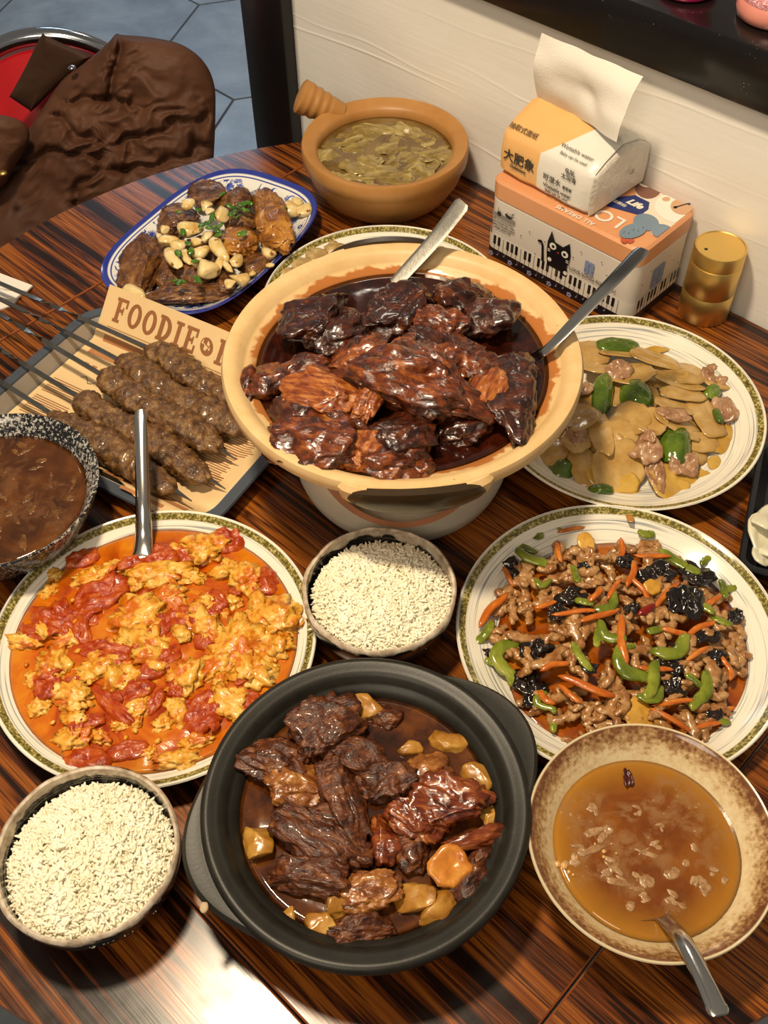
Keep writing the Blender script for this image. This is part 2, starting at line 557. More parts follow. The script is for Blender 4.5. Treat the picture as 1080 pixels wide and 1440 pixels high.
top_piece('drop_leaf', seg_poly(.4320+g, 1, -1, .412))
top_piece('drop_leaf', seg_poly(-.4285+g, .4320-g, -1, -.42-g))
hang = [(p[0], p[1]) for p in [(-.38, 0)]+[(.5755*math.sin(a), -(.5755*math.cos(a)-.412)) for a in np.linspace(-.72, .72, 30)]+[(.38, 0)]]
hm = prism_mesh('drop_leaf', hang, 0, .008)
link('drop_leaf', hm, tab, (0, .4125, TZ-.004), (math.radians(90), 0, 0), mat=M['wood']).location.y = .4205
link('pedestal', lathe('pedestal', [(0, .03), (.05, .03), (.045, .1), (.04, .4), (.045, TZ-.06), (.16, TZ-.04), (.16, TZ-TH), (0, TZ-TH)], 40), tab, mat=M['black_metal'])
for k in range(4):
    link('foot', tube_mesh('foot', [(0, 0, .06), (.2, 0, .045), (.36, 0, .02)], [.03, .025, .018], 12), tab, (0, 0, 0), (0, 0, k*math.pi/2+.78), mat=M['black_metal'])

# ------------------------------------------------------------------ crockery builders
def ring_plate(pos, label):
    p = [(0, .007), (.05, .0070), (.080, .0075), (.094, .0095), (.108, .0150), (.120, .0212), (.130, .0272), (.1335, .0296), (.1350, .0300),
         (.1358, .0290), (.131, .0245), (.118, .0155), (.100, .0060), (.084, .0025), (.080, 0), (.074, 0), (.072, .003), (0, .003)]
    me = lathe('plate', p, 120)
    return link('plate', me, None, pos, mat=M['plate'], label=label, cat='plate', group='white plates with olive rim')
def disc_mesh(name, R, ripple=.0, rings=14, seg=64, seed=1, edge=.0, outline=None, depth=.006):
    vs = []; fs = []
    off = Vector((seed*3.3, seed*1.7, 0))
    for i in range(rings+1):
        rr = i/rings
        for j in range(seg):
            a = 2*math.pi*j/seg
            R2 = R*(outline(a) if outline else 1)
            x, y = rr*R2*math.cos(a), rr*R2*math.sin(a)
            z = ripple*fbm(Vector((x*35, y*35, 0))+off, 3)
            if rr > .92: z = z*.3+edge
            vs.append((x, y, z))
    n = len(vs)
    for j in range(seg):
        a = 2*math.pi*j/seg
        R2 = R*(outline(a) if outline else 1)
        vs.append((R2*.9*math.cos(a), R2*.9*math.sin(a), -depth))
    for i in range(rings):
        for j in range(seg):
            k = (j+1) % seg
            fs.append((i*seg+j, (i+1)*seg+j, (i+1)*seg+k, i*seg+k))
    for j in range(seg):
        k = (j+1) % seg
        fs.append((rings*seg+j, n+j, n+k, rings*seg+k))
    fs.append(tuple(n+j for j in range(seg-1, -1, -1)))
    me = mesh(name, vs, fs)
    bm = bmesh.new(); bm.from_mesh(me)
    bmesh.ops.remove_doubles(bm, verts=bm.verts, dist=1e-7)
    bm.to_mesh(me); bm.free()
    me.polygons.foreach_set('use_smooth', [True]*len(me.polygons))
    return me

def pxscale(px, py, h, deg):
    a = math.radians(deg)
    q = P(px+10*math.cos(a), py-10*math.sin(a), h)-P(px, py, h)
    return q.length/10, math.atan2(q.y, q.x)
class Crop:
    def __init__(s, ox, oy, k): s.ox, s.oy, s.k = ox, oy, k
    def __call__(s, cx, cy): return s.ox+cx/s.k, s.oy+cy/s.k
def place(crop, cx, cy, w, h, deg, z):
    """centre, half length, half width and world angle of a piece seen in a crop of the photo"""
    px, py = crop(cx, cy)
    s1, a1 = pxscale(px, py, z, deg); s2, _ = pxscale(px, py, z, deg+90)
    return P(px, py, z), .5*w/crop.k*s1, .5*h/crop.k*s2, a1
SEED = [100]
def nseed():
    SEED[0] += 1
    return SEED[0]
def R3(tilt, rz):
    return Euler((random.uniform(-tilt, tilt), random.uniform(-tilt, tilt), rz))

# ------------------------------------------------------------------ cutlery
def catmull(pts, n):
    pts = [Vector(p) for p in pts]
    pts = [pts[0]*2-pts[1]]+pts+[pts[-1]*2-pts[-2]]
    out = []
    for i in range(1, len(pts)-2):
        for k in range(n):
            t = k/n
            a, b, c, d = pts[i-1], pts[i], pts[i+1], pts[i+2]
            out.append(.5*((2*b)+(c-a)*t+(2*a-5*b+4*c-d)*t*t+(3*b-a-3*c+d)*t**3))
    out.append(pts[-2].copy())
    return out
def ribbon(name, path, width, thick, cup, s0, s1, side=None):
    """spoon piece: section across the path with width(s), sag cup(s)"""
    secs = []
    n = len(path)
    for i, p in enumerate(path):
        s = s0+(s1-s0)*i/(n-1)
        t = (path[min(i+1, n-1)]-path[max(i-1, 0)]).normalized()
        sd = side if side is not None else t.cross(Vector((0, 0, 1)))
        sd = (sd-t*sd.dot(t)).normalized(); up = sd.cross(t).normalized()
        if up.z < 0: up = -up
        w = width(s)*.5; c = cup(s)
        ring = []
        m_ = 8
        for k in range(m_+1):
            x = -1+2*k/m_
            ring.append(p+sd*(x*w)+up*(c*(x*x-1)+thick*.5*math.sqrt(max(0.02, 1-x**4))))
        for k in range(m_, -1, -1):
            x = -1+2*k/m_
            ring.append(p+sd*(x*w)+up*(c*(x*x-1)-thick*.5*math.sqrt(max(0.02, 1-x**4))))
        secs.append(ring)
    return loft(name, secs, 60)
def spoon(name, label, pts, bowl_frac, bowl_w, neck_w, end_w, mat, cupd=.008, thick=.0016, roll=0.0, ridge=0.0, group=None, hmat=None):
    path = catmull(pts, 12)
    base = path[0].copy()
    path = [p-base for p in path]
    nb = max(6, int(len(path)*bowl_frac))
    root = thing(name, label, 'spoon', base, 0, group)
    t = (path[-1]-path[0]).normalized()
    sd = t.cross(Vector((0, 0, 1))).normalized()
    sd = Matrix.Rotation(roll, 3, t) @ sd
    bw = lambda s: max(.003, bowl_w*math.sin(math.pi*min(1, max(.06, (s/bowl_frac)*.86+.07)))**.6) if s < bowl_frac*.8 else neck_w+(max(.003, bowl_w*math.sin(math.pi*.758)**.6)-neck_w)*max(0, (bowl_frac-s)/(bowl_frac*.2))**1.5
    bc = lambda s: cupd*math.sin(math.pi*min(1, s/bowl_frac))
    link('bowl', ribbon('bowl', path[:nb+1], bw, thick, bc, 0, bowl_frac, sd), root, mat=mat)
    hw = lambda s: neck_w+(end_w-neck_w)*max(0, (s-bowl_frac)/(1-bowl_frac))**.8 if s < .985 else end_w*.72
    hc = lambda s: -ridge*max(0, math.sin(math.pi*min(1, max(0, (s-bowl_frac)/(1-bowl_frac)))))**.5
    link('handle', ribbon('handle', path[nb:], hw, thick, hc, bowl_frac, 1, sd), root, mat=hmat or mat)
    return root

# ------------------------------------------------------------------ large casserole on its warmer
CX, CY = .0178, .6845
def mat_claypot():
    t = NT('cream_stoneware'); v, xyz, r = radial(t)
    f = t.noise(v, 30, 4, .6, 0, False)
    c = t.ramp(f, [(.3, '#cfaa72'), (.6, '#dcbb88'), (.8, '#e3c798')])
    g = t.noise(v, 330, 2, .5, 0, False)
    c = t.mix(t.math('MULTIPLY', t.step(g, .70, .74), .6), c, hexc('#7a4a1c'))
    st = t.noise(t.mapping(v, (1, 1, .6)), 34, 3, .6, .5, False)
    inner = t.math('SUBTRACT', 1.0, t.step(r, .131, .1455))
    k = t.step(t.math('ADD', t.math('MULTIPLY', st, .7), t.math('MULTIPLY', inner, .30)), .545, .60)
    k = t.math('MULTIPLY', k, t.step(inner, .0, .15), clamp=True)
    k = t.math('MULTIPLY', k, t.step(xyz[2], .120, .126))
    c = t.mix(t.math('MULTIPLY', k, .85), c, hexc('#a85a18'))
    return t.out(c, t.math('SUBTRACT', .42, t.math('MULTIPLY', k, .27)), None, 0, .4)
M['claypot'] = mat_claypot()
M['warmer'] = simple('pale_glazed_earthenware', '#e6dcc6', .38, var=.04)
M['warmer_edge'] = simple('pink_bare_clay', '#c98a66', .7)
M['dark_glaze'] = simple('dark_brown_glaze', '#33240f', .3, coat=.2)
RIM = .148
warm = thing('food_warmer', 'pale ceramic warmer stove with an arched opening under the large casserole', 'warmer', (CX, CY, TZ))
def warmer_wall():
    seg, nz, th = 160, 16, .0065
    def rad(z): return .0935+.007*math.sqrt(min(1, z/.02))+.006*(z/.096)
    def ztop(a):
        d = (a+math.pi/2+math.pi) % (2*math.pi)-math.pi
        d -= -.02
        w = .80
        if abs(d) < w: return .096-(.062)*math.sqrt(max(0, 1-(d/w)**2))**.9
        return .096
    vs = []; fs = []; mi = []
    for j in range(seg):
        a = 2*math.pi*j/seg
        zt = ztop(a)
        prof = [(rad(zt*i/nz), zt*i/nz) for i in range(nz+1)]+[(rad(zt*i/nz)-th, max(zt*i/nz, .006)) for i in range(nz, -1, -1)]
        for r, z in prof: vs.append((r*math.cos(a), r*math.sin(a), z))
    n = 2*(nz+1)
    for j in range(seg):
        k = (j+1) % seg
        for i in range(n):
            i2 = (i+1) % n
            fs.append((j*n+i, k*n+i, k*n+i2, j*n+i2)); mi.append(1 if i == nz else 0)
    me = mesh('warmer_wall', vs, fs)
    me.materials.append(M['warmer']); me.materials.append(M['warmer_edge'])
    me.polygons.foreach_set('material_index', mi)
    return smooth_by_angle(me, 60)
link('wall', warmer_wall(), warm)
link('floor_disc', lathe('floor_disc', [(0, .004), (.084, .004), (.084, .012), (0, .012)], 64), warm, mat=M['warmer'])
link('fuel_cup', lathe('fuel_cup', [(0, .012), (.026, .012), (.028, .04), (.026, .04), (.024, .016), (0, .016)], 40), warm, mat=M['steel_dull'])

cas = thing('casserole_pot', 'large cream clay casserole of braised meat standing on a ceramic warmer', 'pot', (CX, CY, TZ))
cp = [(0, .104), (.095, .104), (.114, .110), (.123, .119), (.1268, .127), (.1280, .1335), (.1300, .1368), (.137, .1385), (.1395, .1405), (.143, .1465), (.150, .1495), (.1555, .1490), (.1575, .145), (.157, .138), (.153, .133),
      (.146, .128), (.138, .118), (.128, .108), (.112, .100), (.090, .0965), (0, .0965)]
link('body', lathe('body', cp, 144), cas, mat=M['claypot'])
def lug(r0, r1, z0, z1, half, a0, flat=True, n=24, ext_pow=.5, edge=.004, fade=.55):
    """lug handle following a pot rim, outer edge straightened"""
    secs = []
    for i in range(n+1):
        d = -half+2*half*i/n
        a = a0+d
        e = max(0, 1-abs(d/half)**(2/fade))**ext_pow
        ro = r0+.002+(r1-r0)*e
        if flat: ro = min(ro, r1*math.cos(half*.0)/max(.5, math.cos(d)))
        ri = r0-.008
        zt = z1; zb = z0+(z1-z0)*(1-e)*.4
        ring = [(ri, zb), (ro-edge, zb), (ro, zb+edge), (ro, zt-edge), (ro-edge, zt), (ri, zt)]
        secs.append([(r*math.cos(a), r*math.sin(a), z) for r, z in ring])
    return loft('handle', secs, 40)
for a0 in (math.radians(-87), math.radians(95)):
    h_ = link('handle', lug(.1560, .1612, .127, .1487, .40, a0, n=30), cas, mat=M['claypot'])
    secs = []
    for i in range(29):
        d = -.34+.68*i/28; a = a0+d; e = math.sqrt(max(0, 1-(d/.34)**2))
        ro = .1580+.0055*max(0, 1-abs(d/.40)**3.6)**.5
        zc = .1400; hz = .0108*e**.8+.0008
        secs.append([(r*math.cos(a), r*math.sin(a), z) for r, z in [(ro-.006, zc-hz), (ro+.0005, zc-hz), (ro+.0022, zc-hz*.6), (ro+.0026, zc+hz*.5), (ro+.001, zc+hz), (ro-.006, zc+hz)]])
    link('glaze_patch', loft('glaze_patch', secs, 50), h_, mat=M['dark_glaze'], label='dark brown glaze on the grip')
M['braise_sauce'] = food('dark_braising_sauce', [(.35, '#1a0703'), (.6, '#2c0d05'), (.8, '#3f1607')], 60, rough=.10, coat=.5, bump=.12, bscale=120, rvar=.04)
SAUCE_Z = .1342
link('braising_sauce', disc_mesh('braising_sauce', .1286, .0012, 20, 90, 3, .0008), None, (CX, CY, TZ+SAUCE_Z), mat=M['braise_sauce'], kind='stuff', label='dark glossy braising sauce in the large casserole', cat='sauce')
M['braise'] = food('braised_meat_glaze', [(.28, '#1e0c05'), (.45, '#3f1a0a'), (.58, '#632c10'), (.72, '#8a481a'), (.85, '#b37436')], 55, (1, 2.2, 2.2), .16, .7, bump=.5, bscale=230, bdist=.002, rvar=.12)
M['braise_dark'] = food('braised_meat_crust', [(.3, '#160804'), (.5, '#2d1208'), (.68, '#4b200d'), (.85, '#743f1a')], 60, (1, 2, 2), .17, .65, bump=.55, bscale=240, bdist=.002)
M['braise_light'] = food('braised_meat_fibre', [(.3, '#4f200c'), (.48, '#7f3c16'), (.62, '#a35c26'), (.8, '#c4853f')], 60, (.7, 4, 4), .22, .55, bump=.6, bscale=200, bdist=.002)
kc = Crop(310, 270, 1.77)
MEAT_B = 'chunks of braised meat in the large casserole'
# cx, cy, w, h, deg, z, material, shape
casmeat = [
 (235, 300, 125, 110, -8, .147, 'd', 1.6), (302, 345, 120, 85, 40, .145, 'd', .2), (425, 290, 160, 95, 15, .141, 'd', .4), (560, 330, 140, 85, -8, .144, 'b', .2),
 (600, 258, 140, 85, -10, .140, 'd', .2), (668, 305, 112, 75, -5, .143, 'd', 1.8), (575, 398, 120, 100, -20, .150, 'b', .3), (470, 440, 290, 150, -22, .152, 'b', .5),
 (540, 505, 220, 90, -12, .150, 'b', .4), (265, 500, 190, 95, -18, .146, 'l', .2), (200, 445, 150, 60, 10, .140, 'b', 0), (118, 458, 62, 110, -70, .138, 'b', 0),
 (240, 610, 210, 125, -12, .139, 'b', .2), (455, 590, 135, 85, 12, .146, 'd', 0), (430, 660, 165, 100, 10, .138, 'b', 0), (375, 640, 90, 130, 60, .140, 'l', 0),
 (600, 575, 130, 70, 8, .135, 'd', 0), (660, 485, 85, 75, 60, .150, 'l', 0), (722, 520, 120, 165, 0, .143, 'd', .2), (735, 435, 90, 70, 20, .140, 'd', 0),
 (345, 405, 130, 80, 25, .147, 'b', 0), (390, 470, 60, 180, -12, .154, 'l', 0), (330, 320, 80, 60, -30, .142, 'd', 0), (480, 250, 100, 60, 20, .137, 'd', 0),
 (180, 545, 110, 70, -30, .139, 'd', 0), (500, 690, 70, 50, 0, .133, 'b', 0), (640, 430, 90, 70, 30, .147, 'b', 0), (310, 560, 120, 60, -25, .145, 'd', 0), (520, 370, 100, 60, -40, .151, 'd', 0)]
CASL = [
 'squarish crusted dark chunk standing in the casserole corner beside the plate behind',
 'narrow dark chunk leaning on the squarish crusted one in the casserole',
 'dark chunk lying under the dull serving spoon',
 'reddish chunk between the serving spoon and the block beside the lip',
 'dark chunk touching the far casserole lip beside the serving spoon',
 'block like dark chunk next to the lip facing the tin box',
 'rough reddish chunk between the largest piece and the block like chunk',
 'largest glossy piece of braised meat, in the middle of the casserole',
 'glossy piece overlapping the largest piece of braised meat',
 'wide orange brown shredded piece beside the largest braised piece',
 'slim glossy piece behind the wide shredded one in the casserole',
 'glossy end piece against the lip facing the skewer tray',
 'broad glossy piece on the casserole side facing the tomato plate',
 'dark chunk between the largest piece and the front handle',
 'glossy rounded piece just inside the front handle of the casserole',
 'orange brown strip standing beside the rounded piece by the front handle',
 'flat dark chunk half sunk in the open sauce of the casserole',
 'orange brown piece beside the bowl of the steel spoon',
 'long dark piece along the lip facing the potato plate',
 'dark chunk tucked under the bowl of the steel spoon',
 'glossy piece between the squarish crusted chunk and the largest piece',
 'narrow orange brown strip lying on the largest braised piece',
 'small dark chunk between the squarish crusted one and the spoon',
 'small dark chunk half sunk in sauce by the serving spoon tip',
 'dark piece between the wide shredded one and the casserole lip',
 'small glossy piece in the sauce beside the front handle',
 'glossy piece between the largest one and the steel spoon bowl',
 'dark piece between the wide shredded one and the broad glossy one',
 'dark piece on the far flank of the largest braised piece']
for li_, (cx, cy, w, h, deg, z, mk_, cu) in enumerate(casmeat):
    p, sx, sy, a = place(kc, cx, cy, w, h, deg, z+.007)
    big = w*h > 9000
    me = blob('braised_meat', nseed(), sx*1.12, sy*1.08, max(.009, min(sx, sy)*.66), 5 if big else 4, .30, 1.4, cu, .06, .15, .0, .03, 4)
    link('braised_meat', me, None, p-Vector((0, 0, .004)), R3(.18, a), None, M[{'d': 'braise_dark', 'b': 'braise', 'l': 'braise_light'}[mk_]],
         CASL[li_], 'meat', MEAT_B)
p, sx, sy, a = place(kc, 68, 480, 46, 80, 0, .143)
link('braised_skin', sheet('braised_skin', 5, sx, sy, .004, -.4, .3, .2), None, p, (.2, .35, a), None, M['braise'], 'scrap of braised skin stuck on the casserole lip', 'meat')
M['drip'] = food('orange_oil_drip', [(.3, '#9a5a18'), (.7, '#b9802e')], 60, rough=.15, bump=.1)
spoon('serving_spoon', 'dull silver serving spoon standing in the braised meat of the large casserole', [P(535, 430, .122), P(550, 405, .130), P(610, 338, .166), P(652, 284, .197)], .22, .036, .012, .0165, M['steel_dull'], .008, .0022, 0.25)
spoon('soup_spoon', 'shiny steel spoon with wide bowl resting on the casserole lip', [P(705, 505, .128), P(742, 503, .1325), P(772, 488, .150), P(840, 418, .178), P(905, 350, .20)], .3, .038, .007, .017, M['steel'], .009, .0018, -0.15)

# plate half hidden behind the casserole, with scraps
PB = Vector((.0054, .9037, TZ))
ring_plate(PB, 'white plate with olive rim behind the casserole, nearly empty')
M['leftover'] = food('pale_leftover_scrap', [(.3, '#8a6a3a'), (.6, '#b39763'), (.8, '#cbb684')], 80, rough=.35, coat=.2)
for px, py, w in [(425, 372, 30), (445, 362, 40), (470, 350, 30), (405, 385, 22)]:
    p, sx, sy, a = place(Crop(0, 0, 1), px, py, w, w*.6, 20, .022)
    link('food_scrap', blob('food_scrap', nseed(), sx, sy, .005, 3, .4, 2), None, p, R3(.2, a), None, M['leftover'], 'pale scrap of leftover food on the plate behind the casserole', 'food', 'scraps on the back plate')
p, sx, sy, a = place(Crop(0, 0, 1), 540, 336, 110, 26, 2, .018)
link('sauce_pool', sheet('sauce_pool', 88, sx, sy, .003, 0, .02, .2), None, p, (0, 0, a), None, M['braise_sauce'], 'dark sauce left on the plate behind the casserole', 'sauce')

# ------------------------------------------------------------------ black clay pot of beef and potato stew
KX, KY = -.0161, .3108
def mat_blackpot():
    t = NT('matte_black_clay'); v = t.coord()
    f = t.noise(v, 60, 4, .6, 0, False)
    c = t.ramp(f, [(.3, '#15140f'), (.7, '#23211b')])
    g = t.noise(v, 28, 3, .6, 0, False)
    c = t.mix(t.math('MULTIPLY', t.step(g, .68, .74), .5), c, hexc('#4d4a42'))
    t.bump(t.noise(v, 500, 2), .12, .0005)
    return t.out(c, .42, None, 0, .4)
M['blackpot'] = mat_blackpot()
bpot = thing('clay_pot', 'black clay pot with two wing handles holding beef and potato stew', 'pot', (KX, KY, TZ))
bp = [(0, .012), (.06, .012), (.076, .020), (.086, .036), (.0905, .052), (.0925, .0575), (.0965, .0590), (.0985, .0605), (.1005, .0655), (.105, .0680), (.108, .0683), (.1105, .0700), (.1140, .0700), (.1160, .0680), (.1165, .064), (.1150, .058),
      (.108, .048), (.102, .030), (.088, .010), (.070, .001), (.066, 0), (.060, 0), (.058, .003), (0, .003)]
link('body', lathe('body', bp, 144), bpot, mat=M['blackpot'])
def wing(a0, half=.60, ext=.020):
    secs = []
    n = 40
    for i in range(n+1):
        d = -half+2*half*i/n; a = a0+d
        e = (.5*(1+math.cos(math.pi*d/half)))**.75
        ro = .1165+ext*e; zt = .0668-.002*e
        ring = [(.106, zt-.010), (ro-.006, zt-.010-.002*e), (ro-.001, zt-.007), (ro, zt-.003), (ro-.003, zt), (ro-.010*e-.003, zt-.001*e), (.112, zt+.0005), (.106, zt)]
        secs.append([(r*math.cos(a), r*math.sin(a), z) for r, z in ring])
    return loft('handle', secs, 40)
vl = P(272, 1215, .066)-Vector((KX, KY, 0)); vr = P(725, 1005, .066)-Vector((KX, KY, 0))
link('handle', wing(math.atan2(vl.y, vl.x), .60, .0150), bpot, mat=M['blackpot'])
link('handle', wing(math.atan2(vr.y, vr.x)), bpot, mat=M['blackpot'])
p = P(287, 1276, .067)
link('chip', blob('chip', 4, .003, .004, .0012, 2), bpot, p-Vector((KX, KY, TZ)), mat=simple('bare_clay_chip', '#b8a080', .7), label='pale chip in the glaze')
M['stew_sauce'] = food('brown_stew_broth', [(.3, '#241005'), (.5, '#3f1e0a'), (.7, '#5e3210'), (.85, '#734416')], 40, rough=.08, coat=.5, bump=.15, bscale=90, rvar=.03)
STZ = .0515
link('stew_broth', disc_mesh('stew_broth', .0905, .0012, 18, 80, 9, .0008), None, (KX, KY, TZ+STZ), mat=M['stew_sauce'], kind='stuff', label='brown glossy broth of the beef stew in the black pot', cat='broth')
M['beef'] = food('stewed_beef', [(.28, '#220d04'), (.45, '#3f1c0a'), (.6, '#592c12'), (.75, '#78441e'), (.88, '#9a6430')], 75, (1, 2.5, 2.5), .3, .25, bump=.8, bscale=230, bdist=.002)
M['beef_fat'] = food('stewed_beef_tendon', [(.28, '#4a220f'), (.45, '#74401a'), (.62, '#945a26'), (.8, '#b07c3e')], 70, (1, 1.6, 1.6), .22, .5, bump=.6, bscale=200, bdist=.002)
M['beef_red'] = food('stewed_beef_glossy', [(.28, '#2e0f07'), (.45, '#56210d'), (.62, '#7c3814'), (.8, '#a4602a')], 60, (.8, 3, 3), .16, .6, bump=.5, bscale=180, bdist=.0015)
M['potato_stew'] = food('stewed_potato', [(.3, '#7d4f18'), (.5, '#a06c24'), (.7, '#b98a3c'), (.85, '#cca55c')], 45, rough=.3, coat=.35, bump=.25, bscale=160)
kb = Crop(240, 910, 2.0)
stew = [(440, 230, 190, 160, 20, .060, 'd', .2), (285, 315, 165, 110, -10, .060, 'd', .3), (370, 385, 175, 130, -15, .058, 'f', 0), (490, 440, 120, 220, 12, .061, 'd', .3), (612, 375, 155, 110, 15, .060, 'd', .1),
 (405, 530, 240, 120, -32, .062, 'd', .8), (525, 590, 110, 75, 0, .060, 'd', .4), (380, 640, 200, 125, -8, .060, 'd', 1.4), (600, 535, 80, 140, 0, .058, 'r', .2), (682, 565, 90, 130, 20, .058, 'd', .2),
 (722, 340, 115, 90, 10, .058, 'f', 0), (780, 430, 210, 150, -18, .062, 'r', .3), (700, 480, 160, 95, -25, .063, 'r', .2), (865, 530, 180, 55, 12, .060, 'r', 0), (560, 675, 160, 110, 5, .060, 'f', .2),
 (540, 785, 160, 105, 0, .057, 'd', .2), (845, 655, 130, 115, 35, .056, 'd', 0), (600, 190, 90, 75, 0, .055, 'd', 0), (520, 300, 150, 100, -20, .059, 'd', 0), (450, 470, 110, 70, 0, .059, 'd', .2), (870, 600, 90, 60, 40, .055, 'd', 0)]
STL = [
 'large reddish dark beef chunk by the far side of the black pot',
 'ragged dark beef chunk by the pot wall facing the tomato plate',
 'tan fatty beef chunk between dark chunks in the black pot',
 'long upright dark beef strip in the middle of the black pot',
 'dark beef chunk with a curled edge beside the fatty piece',
 'long slanting slab of dark beef above the cube shaped chunk',
 'small dark beef piece at the end of the slanting slab',
 'cube shaped dark beef chunk low in the black pot',
 'narrow glossy beef piece standing next to the long upright strip',
 'dark beef piece beside the narrow glossy one in the pot',
 'tan fatty beef chunk next to a sunken potato',
 'largest glossy red brown piece of beef tendon in the pot',
 'glossy tendon piece overlapping the largest tendon piece',
 'thin glossy strip of skin touching the wall of the black pot',
 'tan beef chunk between the cube shaped chunk and the potatoes',
 'dark beef chunk among the potatoes near the pot wall',
 'dark ragged beef chunk beside the orange tendon slice',
 'small dark beef piece next to the potato at the far side',
 'dark beef chunk under the large reddish one in the pot',
 'small dark beef piece wedged between slab and upright strip',
 'small dark beef piece under the thin strip of skin']
for li_, (cx, cy, w, h, deg, z, k, cu) in enumerate(stew):
    p, sx, sy, a = place(kb, cx, cy, w, h, deg, z)
    me = blob('beef_chunk', nseed(), sx*1.12, sy*1.06, max(.007, min(sx, sy)*.66), 5 if w*h > 15000 else 4, .30, 1.5, cu, .06, .16, 0, .06, 5)
    link('beef_chunk', me, None, p-Vector((0, 0, .003)), R3(.15, a), None, M[{'d': 'beef', 'f': 'beef_fat', 'r': 'beef_red'}[k]],
         STL[li_], 'meat', 'beef chunks in the black pot')
POTL = [
 'potato chunk at the far wall of the black pot',
 'sunken potato chunk in open broth at the far side of the pot',
 'round potato chunk by the wall behind the largest tendon piece',
 'small potato chunk by the wall beyond the thin strip of skin',
 'thin potato chunk beside the fatty beef piece by the sunken potato',
 'potato chunk alone by the pot wall below the ragged beef chunk',
 'potato chunk touching the tan beef chunk above the cut potato pair',
 'small bright potato chunk by the wall near the cube shaped beef',
 'potato chunk leaning on the largest pale potato chunk',
 'largest pale potato chunk near the orange tendon slice',
 'dim potato chunk sunk under the broth near the cube shaped beef']
for li_, (cx, cy, w, h, deg, z, cu) in enumerate([(540, 165, 115, 75, 5, .056, .8), (775, 265, 125, 95, 25, .052, .8), (862, 365, 85, 85, 0, .055, 1), (908, 472, 62, 75, 70, .054, 1), (680, 280, 80, 45, 10, .054, .6), (247, 550, 100, 105, 20, .057, 1),
     (475, 712, 90, 95, 0, .057, 1), (424, 775, 75, 90, 20, .055, 1), (690, 700, 110, 120, 30, .056, 1), (752, 730, 115, 115, 10, .057, 1.2), (330, 745, 70, 80, 0, .050, .8)]):
    p, sx, sy, a = place(kb, cx, cy, w, h, deg, z)
    link('potato_chunk', blob('potato_chunk', nseed(), sx*1.1, sy, min(sx, sy)*.75, 4, .14, 1.1, cu, 0, .04, 0, .02, 8), None, p-Vector((0, 0, .003)), R3(.25, a), None, M['potato_stew'], POTL[li_], 'potato', 'potato chunks in the black pot')
p, sx, sy, a = place(kb, 785, 618, 115, 110, 30, .062)
link('tendon_slice', sheet('tendon_slice', 17, sx, sy, .006, .12, .15, .2, corner=1.5), None, p, (.35, -.1, a), None, food('orange_tendon', [(.3, '#a85a18'), (.6, '#c9822f'), (.85, '#d9a352')], 60, rough=.25, bump=.3), 'orange folded slice of tendon in the black pot', 'meat')
p, sx, sy, a = place(kb, 622, 450, 22, 28, 0, .062)
link('scallion_bit', strip('scallion_bit', 3, sx*2, .004, .003), None, p, (0, 0, a), None, simple('pale_scallion', '#a3a04a', .3), 'small pale scallion bit in the black pot', 'scallion')
p, sx, sy, a = place(kb, 310, 515, 35, 60, -70, .057)
link('scallion_bit', strip('scallion_bit', 8, sx*2, .005, .003), None, p, (0, 0, a), None, bpy.data.materials['pale_scallion'], 'longer olive scallion strip beside the potato in the black pot', 'scallion')

# ------------------------------------------------------------------ bowls
def bowl_profile(R, H, foot, th=.0035, flare=1.0, depth=.006):
    pr = []
    n = 16
    for i in range(n+1):
        t = i/n
        r = foot*.6+(R-th-foot*.6)*math.sin(t*math.pi/2)**(.9*flare)
        z = depth+(H-depth)*(1-math.cos(t*math.pi/2))**(.95)
        pr.append((r, z))
    pr = [(0, depth)]+pr+[(R-th*.5, H+th*.25), (R, H-th*.2)]
    for i in range(n, -1, -1):
        t = i/n
        r = foot+(R-foot)*math.sin(t*math.pi/2)**(.9*flare)
        z = .004+(H-th*.6-.004)*(1-math.cos(t*math.pi/2))**(.95)
        if i < n: pr.append((r, z))
    pr += [(foot, 0), (foot-.004, 0), (foot-.005, .003), (0, .003)]
    return pr
def mat_ricebowl():
    t = NT('black_bowl_with_white_brushed_rim'); v, xyz, r = radial(t)
    f = t.noise(v, 45, 4, .6, .6)
    zr = xyz[2]
    rimf = t.math('ADD', zr, t.math('MULTIPLY', t.math('SUBTRACT', f, .5), .030))
    white = t.ramp(t.noise(v, 130, 4), [(.3, '#8b7f6e'), (.45, '#b9a58f'), (.6, '#d2c6b2'), (.75, '#e0d8c6')])
    cv = t.n('ShaderNodeCombineXYZ'); t.l(t.math('MULTIPLY', zr, 900), cv.inputs[0]); t.l(t.math('MULTIPLY', xyz[0], 12), cv.inputs[1]); t.l(t.math('MULTIPLY', xyz[1], 12), cv.inputs[2])
    br = t.noise(cv.outputs[0], 1, 2)
    dark = t.mix(t.math('MULTIPLY', t.step(br, .56, .64), .7), hexc('#1d1c19'), hexc('#a39a88'))
    # outside is black except the lip
    inside = t.n('ShaderNodeNewGeometry')
    c = t.mix(t.step(rimf, .0485, .0505), dark, white)
    s = t.n('ShaderNodeSeparateXYZ'); t.l(t.coord('Normal'), s.inputs[0])
    outw = t.math('GREATER_THAN', t.math('ADD', t.math('MULTIPLY', xyz[0], s.outputs[0]), t.math('MULTIPLY', xyz[1], s.outputs[1])), .004)
    c = t.mix(t.math('MULTIPLY', outw, t.math('SUBTRACT', 1.0, t.step(rimf, .053, .056))), c, hexc('#121211'))
    return t.out(c, .24, None, .2, .5)
M['ricebowl'] = mat_ricebowl()
M['rice'] = food('cooked_white_rice', [(.3, '#ebe2c4'), (.6, '#f4edd6'), (.85, '#faf5e4')], 60, rough=.33, coat=.1, bump=.0, rvar=.08)
